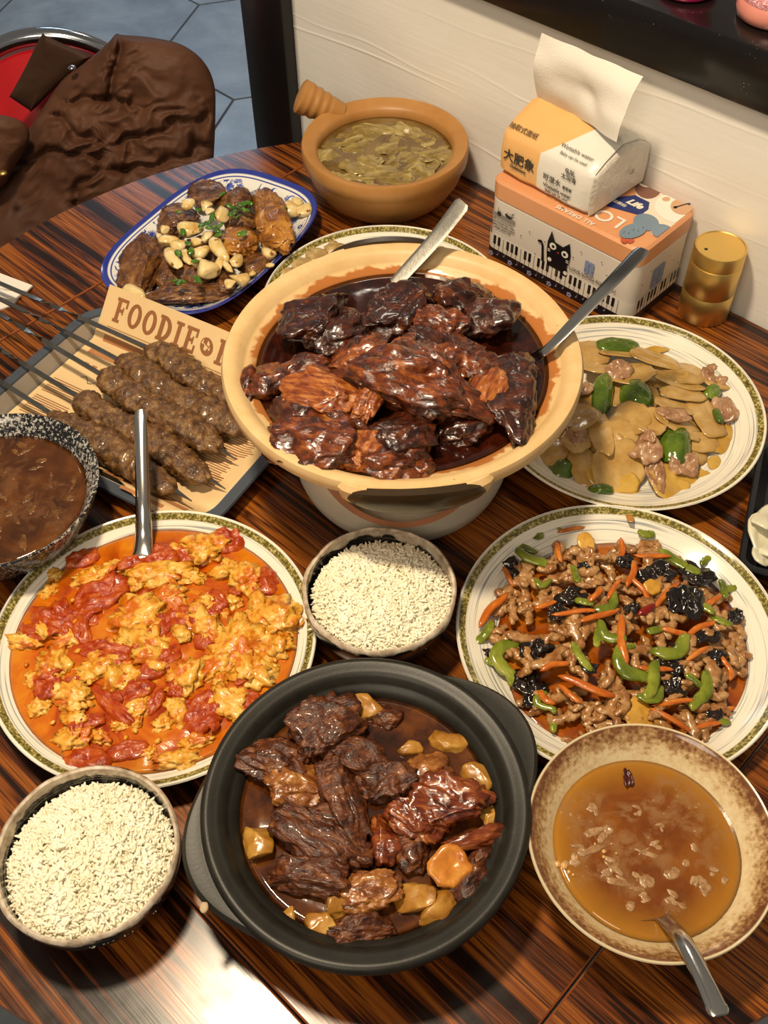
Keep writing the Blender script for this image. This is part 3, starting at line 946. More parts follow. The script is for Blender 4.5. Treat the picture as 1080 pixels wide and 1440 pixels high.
def rice_mesh(R, z_edge, z_top, n, seed, holes=()):
    rs = np.random.RandomState(seed)
    # grain template: 5 rings of 6
    prof = [(-1, .25), (-.72, .72), (0, 1.0), (.72, .72), (1, .25)]
    tv = np.array([(x, r*math.cos(k*math.pi/3), r*math.sin(k*math.pi/3)) for x, r in prof for k in range(6)])
    tf = []
    for i in range(4):
        for k in range(6):
            tf.append((i*6+k, i*6+(k+1) % 6, (i+1)*6+(k+1) % 6, (i+1)*6+k))
    V = []; Fq = []
    for g_ in range(n):
        r = R*math.sqrt(rs.rand()); a = rs.rand()*2*math.pi
        k = 1-(r/R)**2.6
        z = z_edge+(z_top-z_edge)*k+rs.uniform(-.0035, .0012)+.0016*noise.noise(Vector((r*math.cos(a)*60, r*math.sin(a)*60, seed)))
        L = rs.uniform(.0030, .0041); w = rs.uniform(.0011, .0014)
        e = Euler((rs.uniform(0, 6), rs.normal(0, .45), rs.uniform(0, 6.28)))
        mt = np.array(e.to_matrix())
        q = (tv*np.array([L, w, w])) @ mt.T + np.array([r*math.cos(a), r*math.sin(a), z])
        b = len(V)*30
        V.append(q); Fq += [tuple(b+i for i in f) for f in tf]
    # body of the mound under the loose grains
    b = n*30; seg = 40; rings = 10
    base = []
    for i in range(rings+1):
        rr = i/rings*R*.99
        for j in range(seg):
            a = 2*math.pi*j/seg
            base.append((rr*math.cos(a), rr*math.sin(a), z_edge+(z_top-z_edge)*(1-(i/rings)**2.6)-.0028))
    for i in range(rings):
        for j in range(seg):
            k = (j+1) % seg
            Fq.append((b+i*seg+j, b+(i+1)*seg+j, b+(i+1)*seg+k, b+i*seg+k))
    vv = np.concatenate(V+[np.array(base)])
    return mesh('rice', vv.tolist(), Fq)
def wobble(amp, k1=5, seed=0):
    return lambda a, r, z: (r*(1+amp*noise.noise(Vector((math.cos(a)*k1*.4, math.sin(a)*k1*.4, seed)))), z+(z > .04)*amp*.05*noise.noise(Vector((math.cos(a)*k1, math.sin(a)*k1, seed+5))))
def rice_bowl(pos, label, rlabel, seed, rz, off, ze, zt, R):
    link('rice_bowl', lathe('rice_bowl', bowl_profile(.0639, .058, .027), 110, wobble(.022, 5, seed)), None, pos, (0, 0, rz), mat=M['ricebowl'], label=label, cat='bowl', group='black rice bowls with white brushed rim')
    link('cooked_rice', rice_mesh(R, ze, zt, 5000, seed), None, (pos[0]+off[0], pos[1]+off[1], pos[2]), (0, 0, 0), mat=M['rice'], kind='stuff', label=rlabel, cat='rice')
rice_bowl((-.0048, .5004, TZ), 'black rice bowl with chipped white rim in front of the ceramic warmer', 'mound of cooked white rice in the bowl before the warmer', 3, .4, (.002, -.002), .0460, .0630, .0570)
rice_bowl((-.2103, .2821, TZ), 'black rice bowl with white brushed rim between tomato plate and table edge', 'mound of cooked white rice in the bowl before the tomato plate', 11, 2.1, (.001, -.0025), .0440, .0610, .0572)
gm = strip('rice_grain', 1, .007, .0022, .002, .1, .05, 8, 6)
for px, py, rz in [(424, 872, 1.2), (438, 885, .3), (430, 866, 2.0)]:
    link('rice_grain', gm, None, P(px, py, .0315), (0, 0, rz), None, M['rice'], 'loose grain of rice spilled on the tomato plate rim', 'rice', 'spilled rice grains')

def mat_brownbowl():
    t = NT('cream_bowl_with_brown_speckled_rim'); v, xyz, r = radial(t)
    f = t.noise(v, 260, 4, .65); g = t.noise(v, 45, 3, .5)
    k = t.math('ADD', r, t.math('ADD', t.math('MULTIPLY', t.math('SUBTRACT', f, .5), .030), t.math('MULTIPLY', t.math('SUBTRACT', g, .5), .012)))
    c = t.ramp(t.step(k, .064, .088), [(0, '#dccba4'), (.3, '#cfb78c'), (.5, '#a98558'), (.72, '#71472a'), (1, '#5b341d')])
    c = t.mix(t.step(r, .0832, .0842), c, hexc('#d8c8a4'))
    return t.out(c, .16, None, .3, .5)
M['brownbowl'] = mat_brownbowl()
SB = Vector((.1811, .2835, TZ))
sp = [(0, .010), (.030, .011), (.045, .018), (.056, .030), (.064, .042), (.070, .0500), (.0725, .0525), (.0755, .0565), (.080, .0615), (.0835, .0648), (.0850, .0652), (.0856, .0640), (.082, .0580), (.075, .0490), (.068, .0380), (.058, .0220), (.045, .008), (.036, .003), (.035, 0), (.030, 0), (.029, .004), (0, .004)]
link('soup_bowl', lathe('soup_bowl', sp, 110), None, SB, mat=M['brownbowl'], label='cream soup bowl with brown speckled rim holding amber egg soup', cat='bowl')
def mat_soup(name, base, cloud, foam, sc=26, thr=.5, rough=.06, shallow=None, R=.06):
    t = NT(name); v, xyz, r = radial(t)
    f = t.noise(v, sc, 5, .62, .9)
    g = t.noise(v, sc*2.6, 5, .65, 1.2)
    c = t.ramp(f, [(.3, base[0]), (.5, base[1]), (.72, base[2])])
    if shallow:      # the liquid thins out over the pale bowl wall
        c = t.mix(t.math('MULTIPLY', t.step(r, R*.62, R), .85), c, hexc(shallow))
    k = t.math('MULTIPLY', t.step(g, thr-.04, thr+.12), t.step(t.noise(t.mapping(v, (1, 1, 1), (.3, .1, 0)), sc*.8, 2), .46, .56))
    c = t.mix(t.math('MULTIPLY', k, .75), c, hexc(cloud))
    c = t.mix(t.math('MULTIPLY', t.step(t.noise(v, 330, 2), .66, .7), t.math('MULTIPLY', k, .7)), c, hexc(foam))
    return t.out(c, rough, None, .5, .5, .04)
M['egg_soup'] = mat_soup('amber_egg_soup', ('#5e2c05', '#743c08', '#8b500e'), '#8f6840', '#c0a27c', 26, .46, .06, '#a8741e', .0655)
link('egg_soup', disc_mesh('egg_soup', .0655, .0004, 14, 80, 4, .0004), None, SB+Vector((0, 0, .0445)), mat=M['egg_soup'], kind='stuff', label='clear amber egg drop soup in the cream bowl', cat='soup')
ks = Crop(720, 1000, 3.0)
M['egg_flower'] = food('cooked_egg_wisp', [(.3, '#7d5530'), (.55, '#967048'), (.8, '#b4946c')], 140, rough=.3, coat=.3, bump=.5, bscale=400, bdist=.001)
for cx, cy, w, h, deg in [(380, 500, 180, 120, 20), (300, 570, 160, 90, -10), (420, 620, 200, 90, 5), (350, 680, 210, 80, -5), (450, 720, 200, 70, -15), (560, 690, 110, 120, -30), (650, 700, 140, 120, 40), (760, 640, 110, 120, 30), (790, 740, 120, 130, 60),
     (860, 690, 80, 100, 70), (560, 820, 120, 130, 30), (540, 420, 110, 50, 25), (630, 470, 90, 40, -20), (580, 580, 110, 50, 10), (340, 410, 90, 80, 0), (700, 800, 120, 90, -40), (250, 640, 120, 70, -40)]:
    for q_ in range(3):
        dx, dy = random.gauss(0, w*.26), random.gauss(0, h*.26)
        p, sx, sy, a = place(ks, cx+dx, cy+dy, w*random.uniform(.25, .6), h*random.uniform(.2, .5), deg+random.uniform(-50, 50), .0452)
        link('egg_wisp', sheet('egg_wisp', nseed(), sx, sy, .0014, .0, .08, .38, 5, 26), None, p+Vector((0, 0, random.uniform(-.0013, -.0007))), (random.uniform(-.06, .06), random.uniform(-.06, .06), a), None, M['egg_flower'], 'pale wispy flake of egg in the amber soup', 'egg', 'egg flakes in the amber soup')
p, sx, sy, a = place(ks, 488, 285, 42, 75, 0, .0458)
link('chili_flake', sheet('chili_flake', 21, sx, sy, .0012, .3, .3, .5), None, p, (0, 0, a), None, simple('dark_dried_chili', '#3d0d06', .3), 'dark dried chili flake floating in the amber soup', 'chili')
bub = blob('bubble', 1, 1, 1, 1, 2, 0)
bmat = NT('soup_bubble').out(hexc('#c99a5c'), .05, None, .6, .6)
for cx, cy, s_ in [(192, 645, 15), (220, 652, 17), (240, 678, 9), (258, 690, 7), (388, 592, 10), (387, 615, 8), (272, 618, 7), (440, 600, 6), (350, 560, 6), (420, 560, 5)]:
    p, sx, sy, a = place(ks, cx, cy, s_*2, s_*2, 0, .0452)
    link('bubble', bub, None, p, None, (sx, sx, sx*.7), bmat, 'tiny round bubble on the amber soup', 'bubble', 'bubbles on the amber soup')
spoon('soup_spoon', 'steel spoon dipping into the amber egg soup', [P(905, 1262, .040), P(932, 1290, .0465), P(958, 1318, .0655), P(985, 1368, .078), P(1013, 1428, .088)], .26, .030, .0105, .0135, M['steel'], .006, .0018, 0.0, .0015)

def mat_speckle():
    t = NT('black_bowl_white_speckle'); v, xyz, r = radial(t)
    d = t.noise(v, 330, 3, .75)
    k = t.noise(v, 22, 2)
    c = t.mix(t.step(t.math('ADD', d, t.math('MULTIPLY', t.math('SUBTRACT', k, .5), .25)), .53, .58), hexc('#15161a'), hexc('#b7b4ae'))
    return t.out(c, .2, None, .3, .5)
M['speckle'] = mat_speckle()
DB = Vector((-.3433, .6068, TZ))
dp = [(0, .010), (.040, .011), (.058, .022), (.070, .040), (.0765, .0530), (.0785, .0560), (.0840, .0640), (.0890, .0695), (.0905, .0700), (.0912, .0690), (.0880, .0600), (.082, .0480), (.072, .0280), (.056, .009), (.044, .003), (.042, 0), (.037, 0), (.036, .004), (0, .004)]
link('soup_bowl', lathe('soup_bowl', dp, 110), None, DB, mat=M['speckle'], label='black bowl with white speckles holding brown soup beside the tray', cat='bowl')
M['brown_soup'] = mat_soup('brown_egg_soup', ('#2e1604', '#4d2808', '#6a3c0e'), '#6a4526', '#96734c', 22, .5)
link('brown_soup', disc_mesh('brown_soup', .0775, .0006, 14, 80, 14, .0004), None, DB+Vector((0, 0, .0535)), mat=M['brown_soup'], kind='stuff', label='murky brown soup in the black speckled bowl', cat='soup')
M['egg_brown'] = food('soaked_egg_wisp', [(.3, '#442610'), (.55, '#5f3b18'), (.8, '#7a5228')], 120, rough=.25, coat=.4)
for k in range(26):
    r_, a_ = .066*math.sqrt(random.random()), random.uniform(-1.9, 1.9)
    link('egg_wisp', sheet('egg_wisp', nseed(), random.uniform(.003, .009), random.uniform(.0015, .004), .0012, 0, .08, .6, 5, 24), None, DB+Vector((r_*math.cos(a_), r_*math.sin(a_), .0534)), (0, 0, random.uniform(0, 6)), None, M['egg_brown'], 'brown soaked flake of egg in the speckled soup bowl', 'egg', 'egg flakes in the brown soup')

# tan clay pot with cabbage soup
def mat_tanpot():
    t = NT('tan_earthenware'); v = t.coord()
    f = t.noise(v, 18, 4, .6, 0, False)
    c = t.ramp(f, [(.3, '#a47238'), (.6, '#b5834a'), (.8, '#c0935c')])
    t.bump(t.noise(v, 300, 2), .1, .0004)
    return t.out(c, .42, None, 0, .45)
M['tanpot'] = mat_tanpot()
CPX, CPY = .0081, 1.143
tp = [(0, .014), (.06, .015), (.076, .028), (.0805, .045), (.0815, .062), (.0825, .068), (.0850, .0705), (.0880, .0720), (.0960, .0760), (.0995, .0760), (.1006, .0740), (.1010, .066), (.1000, .0560), (.0982, .0545), (.0978, .0530), (.092, .035), (.080, .016), (.066, .004), (.062, 0), (.056, 0), (.055, .003), (0, .003)]
tpot = thing('clay_pot', 'tan clay pot with ribbed side handle holding cabbage soup', 'pot', (CPX, CPY, TZ))
link('body', lathe('body', tp, 120), tpot, mat=M['tanpot'])
h0 = P(470, 158, .067)-Vector((CPX, CPY, TZ)); h1 = P(417, 132, .092)-Vector((CPX, CPY, TZ))
hd = h1-h0
hp = []; hr = []
for i in range(31):
    t_ = i/30
    hp.append(h0-hd*.18+hd*1.14*t_)
    r_ = .0155+.0062*t_ + (.0008*math.sin(t_*34) if .25 < t_ < .85 else 0)
    if t_ > .93: r_ *= math.sqrt(max(.05, 1-((t_-.93)/.075)**2))
    hr.append(r_)
link('handle', tube_mesh('handle', hp, hr, 28), tpot, mat=M['tanpot'])
M['cabbage_soup'] = food('brown_cabbage_broth', [(.3, '#4f3a18'), (.55, '#695024'), (.8, '#7f6634')], 22, rough=.07, coat=.5, bump=.08, bscale=70, rvar=.03)
link('cabbage_broth', disc_mesh('cabbage_broth', .0812, .0005, 14, 80, 6, .0004), None, (CPX, CPY, TZ+.0595), mat=M['cabbage_soup'], kind='stuff', label='brown broth in the tan clay pot', cat='broth')
M['cabbage'] = food('braised_cabbage', [(.25, '#5f4a20'), (.45, '#7d6834'), (.62, '#98844c'), (.8, '#b8a670')], 30, (.6, 3.5, 3.5), .22, .5, bump=.5, bscale=120, bdist=.0015)
kt = Crop(380, 100, 3.176)
for cx, cy, w, h, deg in [(300, 310, 170, 62, 15), (395, 335, 130, 50, 8), (410, 400, 130, 115, -25), (520, 470, 190, 85, 5), (600, 410, 110, 90, 30), (665, 440, 110, 100, -20), (720, 360, 150, 80, 12), (480, 285, 170, 70, -12), (262, 390, 80, 75, 40), (320, 450, 130, 60, -10),
     (590, 280, 120, 70, -20), (765, 400, 75, 80, 60), (545, 330, 130, 60, 20), (680, 300, 90, 60, 10), (420, 470, 110, 50, -15)]:
    p, sx, sy, a = place(kt, cx, cy, w, h, deg, .0595)
    link('cabbage_leaf', sheet('cabbage_leaf', nseed(), sx*1.3, sy*1.25, .0034, -.10, .16, .20, 9, 32, .3, .20), None, p-Vector((0, 0, .0016)), R3(.14, a), None, M['cabbage'], 'soft braised cabbage leaf floating in the tan clay pot', 'cabbage', 'cabbage leaves in the tan pot')

# ------------------------------------------------------------------ tomato and scrambled egg plate
PT = Vector((-.1934, .4744, TZ)); PK = Vector((.1942, .4734, TZ)); PQ = Vector((.2413, .7369, TZ))
ring_plate(PT, 'white plate with olive rim full of scrambled egg with tomato')
def mat_tomsauce():
    t = NT('orange_tomato_sauce'); v, xyz, r = radial(t)
    f = t.noise(v, 30, 5, .6, .8)
    c = t.ramp(f, [(.38, '#8c2c03'), (.47, '#ab4606'), (.55, '#bf600a'), (.65, '#cb7e18')])
    c = t.mix(t.math('MULTIPLY', t.step(r, .098, .119), .6), c, hexc('#cd7a12'))
    t.bump(t.noise(v, 120, 4), .25, .001)
    return t.out(c, .12, None, .5, .5, .06)
M['tomsauce'] = mat_tomsauce()
link('tomato_sauce', disc_mesh('tomato_sauce', .1195, .0026, 30, 100, 8, .0), None, PT+Vector((0, 0, .0216)), mat=M['tomsauce'], kind='stuff', label='orange tomato sauce pooled on the egg plate', cat='sauce')
M['tomato'] = food('cooked_tomato', [(.28, '#842004'), (.5, '#a23608'), (.7, '#b55010'), (.86, '#c4701e')], 90, (1, 2.2, 1), .28, .2, bump=.8, bscale=260, bdist=.0015, rvar=.08)
M['egg'] = food('scrambled_egg', [(.25, '#a84e0a'), (.40, '#c87a16'), (.55, '#dc9f34'), (.72, '#e8b95a'), (.86, '#f0d08c')], 85, fleck=(55, .535, '#c4660f'), rough=.34, coat=.25, bump=.95, bscale=150, bdist=.0022, rvar=.1, dist=.8)
ke = Crop(0, 700, 2.4)
for cx, cy, w, h, deg in [(160, 400, 165, 130, -15), (335, 320, 185, 100, 18), (345, 515, 175, 60, -10), (545, 550, 160, 60, 38), (440, 645, 140, 70, 20), (380, 700, 190, 52, -42), (672, 725, 150, 120, 20), (540, 190, 120, 75, 20), (895, 280, 85, 85, 0), (620, 400, 130, 80, -20),
     (160, 625, 100, 95, 10), (770, 140, 110, 80, 10), (845, 690, 80, 90, 30), (270, 410, 120, 60, 5), (520, 690, 100, 40, 55), (300, 880, 150, 70, -5), (280, 200, 110, 50, 20), (600, 640, 80, 60, 0), (430, 850, 130, 60, 5), (700, 470, 90, 60, 30)]:
    p, sx, sy, a = place(ke, cx, cy, w, h, deg, .0245)
    link('tomato_wedge', sheet('tomato_wedge', nseed(), sx*1.12, sy*1.12, .006, -.22, .26, .26, 9, 32, .4, .25), None, p-Vector((0, 0, .002)), R3(.12, a), None, M['tomato'], 'soft red wedge of cooked tomato among the scrambled egg', 'tomato', 'tomato wedges on the egg plate')
eggs = [(310, 265, 145, 70, 10), (520, 250, 200, 80, 5), (690, 165, 140, 95, 10), (830, 265, 95, 110, -40), (180, 255, 62, 50, 0), (165, 310, 75, 50, 30), (470, 395, 180, 120, 15), (500, 485, 155, 110, -30), (395, 500, 95, 60, -35), (700, 350, 85, 75, 0),
 (690, 430, 120, 110, -60), (935, 405, 180, 130, 10), (790, 500, 180, 150, 30), (855, 575, 150, 120, -30), (725, 565, 150, 80, 30), (620, 600, 115, 110, 60), (772, 685, 135, 105, -35), (435, 605, 145, 80, 35), (335, 570, 150, 80, 10), (180, 560, 115, 105, 40), (85, 482, 115, 55, -5),
 (240, 665, 100, 120, 55), (470, 705, 110, 60, 20), (550, 762, 85, 60, 40), (240, 808, 130, 70, 10), (330, 800, 85, 50, -20), (605, 880, 145, 60, 8), (505, 858, 70, 45, 30), (130, 700, 80, 65, 30), (655, 820, 115, 50, 12), (230, 470, 110, 60, 20), (110, 610, 60, 60, 0), (785, 345, 65, 50, 0),
 (870, 470, 120, 90, 0), (930, 490, 100, 110, 70), (740, 640, 60, 50, 0), (560, 330, 130, 70, 20), (640, 260, 90, 60, 0), (590, 690, 80, 50, 30), (390, 230, 90, 45, 10), (600, 170, 80, 50, 0), (200, 420, 40, 30, 0), (570, 530, 60, 40, 0), (400, 770, 60, 40, 0)]
for cx, cy, w, h, deg in eggs:
    z = .0245 if w*h > 6000 else .0235
    p, sx, sy, a = place(ke, cx, cy, w, h, deg, z)
    link('egg_curd', blob('egg_curd', nseed(), sx*.86, sy*.80, max(.0042, min(.0075, min(sx, sy)*.45)), 4, .55, 2.1, 0, 0, .55, 0, .10), None, p-Vector((0, 0, .0035 if w*h > 6000 else .004)), R3(.12, a), None, M['egg'], 'fluffy yellow curd of scrambled egg in tomato sauce', 'egg', 'egg curds on the tomato plate')
rs = random.Random(5)
cm = [blob('egg_crumb', k, .0022, .0016, .0012, 2, .4, 2) for k in range(4)]
for k in range(60):
    r_, a_ = .106*math.sqrt(rs.random()), rs.uniform(0, 6.28)
    link('egg_crumb', cm[k % 4], None, PT+Vector((r_*math.cos(a_), r_*math.sin(a_), .0225+rs.uniform(0, .002))), (0, 0, rs.uniform(0, 6)), [rs.uniform(.7, 1.5)]*3, M['egg'], 'tiny crumb of egg floating in tomato sauce', 'egg', 'egg crumbs on the tomato plate')
sm = [blob('egg_flake', 40+k, .0085, .0055, .0036, 3, .55, 2.0, 0, 0, .5, 0, .1) for k in range(8)]
for k in range(34):
    r_, a_ = .100*math.sqrt(rs.random()), rs.uniform(0, 6.28)
    link('egg_flake', sm[k % 8], None, PT+Vector((r_*math.cos(a_), r_*math.sin(a_), .0218+rs.uniform(0, .0035))), (rs.uniform(-.3, .3), rs.uniform(-.3, .3), rs.uniform(0, 6)), [rs.uniform(.6, 1.25)]*3, M['egg'], 'small ragged flake of egg in the tomato sauce', 'egg', 'egg flakes on the tomato plate')
st_ = [sheet('tomato_scrap', 60+k, .011, .006, .004, -.3, .35, .35, 6, 22, 0, .3) for k in range(6)]
for k in range(36):
    r_, a_ = .102*math.sqrt(rs.random()), rs.uniform(0, 6.28)
    link('tomato_scrap', st_[k % 6], None, PT+Vector((r_*math.cos(a_), r_*math.sin(a_), .0222+rs.uniform(0, .003))), (rs.uniform(-.2, .2), rs.uniform(-.2, .2), rs.uniform(0, 6)), [rs.uniform(.6, 1.3)]*3, M['tomato'], 'small soft scrap of tomato in the sauce', 'tomato', 'tomato scraps on the egg plate')
spoon('serving_spoon', 'polished steel spoon leaning from the tomato egg plate over the tray', [P(196, 815, .0225), P(200, 785, .0250), P(202, 755, .0315), P(201, 700, .054), P(197, 576, .092)], .26, .036, .0190, .0115, M['steel'], .007, .002, 0.0, .003)

# ------------------------------------------------------------------ shredded pork plate
ring_plate(PK, 'white plate with olive rim full of shredded pork with carrot and pepper')
M['chili_oil'] = food('orange_chili_oil', [(.3, '#6a2806'), (.5, '#8d420a'), (.7, '#a85c12'), (.85, '#bb7a20')], 30, rough=.08, coat=.5, bump=.08, rvar=.03)
def oil_out(a):
    return 1+.07*noise.noise(Vector((math.cos(a)*2.2, math.sin(a)*2.2, 5)))+.05*math.cos(a+.6)
link('chili_oil', disc_mesh('chili_oil', .1065, .0004, 16, 90, 2, .0, oil_out, .006), None, PK+Vector((0, -.002, .0150)), mat=M['chili_oil'], kind='stuff', label='orange chili oil pooled under the shredded pork', cat='sauce')
M['pork'] = food('stir_fried_pork', [(.25, '#6e3f1c'), (.45, '#925f32'), (.62, '#ab7f4e'), (.8, '#c29d70')], 110, rough=.28, coat=.4, bump=.4, bscale=330, bdist=.001)
M['carrot'] = food('cooked_carrot', [(.3, '#a64d10'), (.6, '#c0661c'), (.85, '#cf8636')], 70, (1, 3, 3), .2, .4, bump=.25)
M['gpepper'] = food('cooked_green_pepper', [(.28, '#434f10'), (.5, '#657218'), (.7, '#858c2a'), (.86, '#a3a64a')], 45, rough=.16, coat=.5, bump=.25, bscale=200)
M['woodear'] = food('black_wood_ear', [(.3, '#0b0807'), (.6, '#1a120e'), (.85, '#2e1f17')], 60, rough=.16, coat=.5, bump=.5, bscale=150, bdist=.0015)
M['chili'] = food('red_dried_chili', [(.3, '#4a0605'), (.7, '#7d0f08')], 60, rough=.15, coat=.5)
M['bamboo'] = food('yellow_potato_slice', [(.3, '#b07a1c'), (.6, '#c9973a'), (.85, '#d8ae58')], 50, rough=.25, coat=.4, bump=.2)
kk = Crop(630, 690, 2.4)
def heap_k(x, y):
    r = math.hypot(x, y)/.110
    return .0165+.019*max(0, 1-r**3.0)+.004*noise.noise(Vector((x*40, y*40, 2)))
rs = random.Random(12)
pork_me = [strip('pork_shred', 300+k, rs.uniform(.018, .036), rs.uniform(.0058, .0098), rs.uniform(.0042, .0062), rs.uniform(.2, .7), .55, 16, 10, .15, 0, .12) for k in range(20)]
def scatter(n, meshes, name, mat, label, cat, group, rmax, lo, hi, tilt=.25, smin=.85, smax=1.15, avoid=0):
    for k in range(n):
        r_ = rmax*math.sqrt(rs.uniform(avoid, 1)); a_ = rs.uniform(0, 6.283)
        x, y = r_*math.cos(a_), r_*math.sin(a_)
        z = heap_k(x, y)*1.0
        z = .0165+(z-.0165)*rs.uniform(lo, hi)
        s = rs.uniform(smin, smax)
        link(name, meshes[rs.randrange(len(meshes))], None, PK+Vector((x, y, z)), (rs.uniform(-tilt, tilt), rs.uniform(-tilt, tilt), rs.uniform(0, 6.283)), (s, s, s), mat, label, cat, group)
scatter(110, pork_me, 'pork_shred', M['pork'], 'tan stir fried shred of pork on the mixed pork plate', 'meat', 'pork shreds', .104, .1, .7)
scatter(150, pork_me, 'pork_shred', M['pork'], 'tan stir fried shred of pork on the mixed pork plate', 'meat', 'pork shreds', .103, .75, 1.1)
car_me = [strip('carrot_strip', 500+k, rs.uniform(.028, .046), rs.uniform(.0046, .0066), rs.uniform(.0028, .004), .18, .08, 10, 8, .15, 1.5, .05) for k in range(8)]
for cx, cy, w, deg in [(425, 410, 155, 0), (515, 420, 145, 30), (372, 205, 85, -62), (585, 200, 85, -78), (650, 330, 110, -66), (738, 350, 135, 47), (205, 290, 80, -42), (150, 400, 150, 60), (330, 385, 80, 5), (590, 500, 170, -82), (470, 660, 210, -12),
     (360, 590, 100, 25), (850, 465, 120, 40), (765, 475, 90, 5), (750, 770, 160, -28), (760, 715, 150, 2), (410, 685, 110, -30), (620, 280, 90, 75), (690, 220, 130, -8), (890, 380, 80, 60), (945, 600, 80, -85), (840, 550, 90, 30), (560, 330, 90, 60), (415, 130, 95, 12), (860, 795, 130, 5), (700, 600, 130, -8), (60, 360, 70, -40), (500, 350, 60, 70), (330, 700, 80, -40), (940, 740, 60, 20)]:
    px, py = kk(cx, cy)
    q = P(px, py, .035)-PK; z = heap_k(q.x, q.y)+.0035
    p, sx, sy, a = place(kk, cx, cy, w, 20, deg, z)
    k = rs.randrange(8); L = max(v.co.x for v in car_me[k].vertices)-min(v.co.x for v in car_me[k].vertices)
    s = 2*sx/L
    link('carrot_strip', car_me[k], None, p, (rs.uniform(-.2, .2), rs.uniform(-.12, .12), a), (s, max(.9, min(1.5, s)), max(.9, min(1.3, s))), M['carrot'], 'orange carrot strip on the shredded pork plate', 'carrot', 'carrot strips')
pep_me = [strip('pepper_strip', 600+k, rs.uniform(.026, .046), rs.uniform(.0075, .0105), rs.uniform(.0034, .0046), rs.uniform(.2, .7), .22, 14, 10, .02, .8, .08) for k in range(8)]
for cx, cy, w, deg in [(290, 230, 120, -50), (250, 195, 100, 10), (200, 570, 150, 55), (125, 480, 90, 60), (545, 480, 110, -55), (450, 560, 120, -50), (610, 590, 150, -65), (760, 530, 150, 5), (858, 675, 150, -84), (690, 690, 110, 5), (690, 640, 130, 40), (780, 240, 170, -28), (930, 330, 80, -50), (960, 330, 60, 70),
     (880, 225, 60, -80), (330, 135, 110, 5), (670, 145, 60, 8), (325, 715, 70, 85), (370, 785, 70, 85), (505, 495, 70, -70), (460, 375, 60, 10), (540, 380, 100, 20), (430, 280, 70, -30), (850, 380, 100, -70), (925, 440, 70, 0), (155, 575, 60, 20), (600, 530, 60, 60), (830, 640, 60, 0), (905, 770, 90, 10), (320, 310, 60, -20), (700, 470, 50, 50)]:
    px, py = kk(cx, cy)
    q = P(px, py, .035)-PK; z = heap_k(q.x, q.y)+.003
    p, sx, sy, a = place(kk, cx, cy, w, 30, deg, z)
    k = rs.randrange(8); L = max(v.co.x for v in pep_me[k].vertices)-min(v.co.x for v in pep_me[k].vertices)
    s = 2*sx/L
    link('pepper_strip', pep_me[k], None, p, (rs.uniform(-.25, .25), rs.uniform(-.12, .12), a), (s, max(.8, min(1.5, s)), max(.8, min(1.3, s))), M['gpepper'], 'glossy green pepper strip on the shredded pork plate', 'pepper', 'green pepper strips')
for cx, cy, w, h, deg in [(705, 280, 120, 75, 10), (800, 380, 130, 120, 30), (840, 290, 160, 80, -25), (420, 355, 100, 80, 20), (225, 260, 110, 70, 5), (300, 540, 130, 90, 20), (265, 640, 110, 90, -30), (295, 690, 110, 80, 40), (755, 585, 120, 70, -10), (760, 655, 90, 80, 0), (870, 490, 90, 60, 20), (890, 740, 110, 70, 10),
     (300, 125, 50, 60, 60), (55, 428, 60, 24, -5), (130, 550, 60, 40, 20), (970, 425, 60, 55, 0), (910, 560, 80, 60, 30), (365, 415, 60, 60, 50), (600, 240, 70, 40, 0), (480, 600, 70, 40, 0), (470, 260, 60, 40, 0), (620, 400, 60, 40, 30)]:
    px, py = kk(cx, cy)
    q = P(px, py, .035)-PK; z = heap_k(q.x, q.y)-.0005
    p, sx, sy, a = place(kk, cx, cy, w, h, deg, z)
    link('wood_ear', sheet('wood_ear', nseed(), sx*.95, sy*.95, .0026, .25, .38, .4, 8, 30, 0, .4, rs.choice((-1, 1))), None, p, (rs.uniform(-.25, .25), rs.uniform(-.2, .2), a), None, M['woodear'], 'black frilly wood ear mushroom on the shredded pork plate', 'mushroom', 'wood ear pieces')
for cx, cy, w, h, deg in [(655, 765, 110, 120, 60), (465, 172, 60, 50, 0), (690, 325, 60, 45, 0)]:
    px, py = kk(cx, cy); q = P(px, py, .035)-PK; z = heap_k(q.x, q.y)+.003
    p, sx, sy, a = place(kk, cx, cy, w, h, deg, z)
    link('vegetable_slice', sheet('vegetable_slice', nseed(), sx, sy, .003, .1, .1, .25, corner=.6), None, p, (.2, .1, a), None, M['bamboo'], 'pale yellow vegetable slice among the shredded pork', 'vegetable', 'yellow slices on the pork plate')
p, sx, sy, a = place(kk, 670, 402, 70, 26, 35, .041)
link('red_chili', strip('red_chili', 9, sx*2, .008, .006, .2, .1), None, p, (0, 0, a), None, M['chili'], 'single dark red chili piece on the shredded pork plate', 'chili')
p, sx, sy, a = place(kk, 614, 90, 26, 46, 0, .0275)
link('oil_drop', sheet('oil_drop', 4, sx, sy, .001, 0, 0, .3), None, p, (-.35, 0, a), None, M['drip'], 'orange oil drip on the pork plate rim', 'sauce')

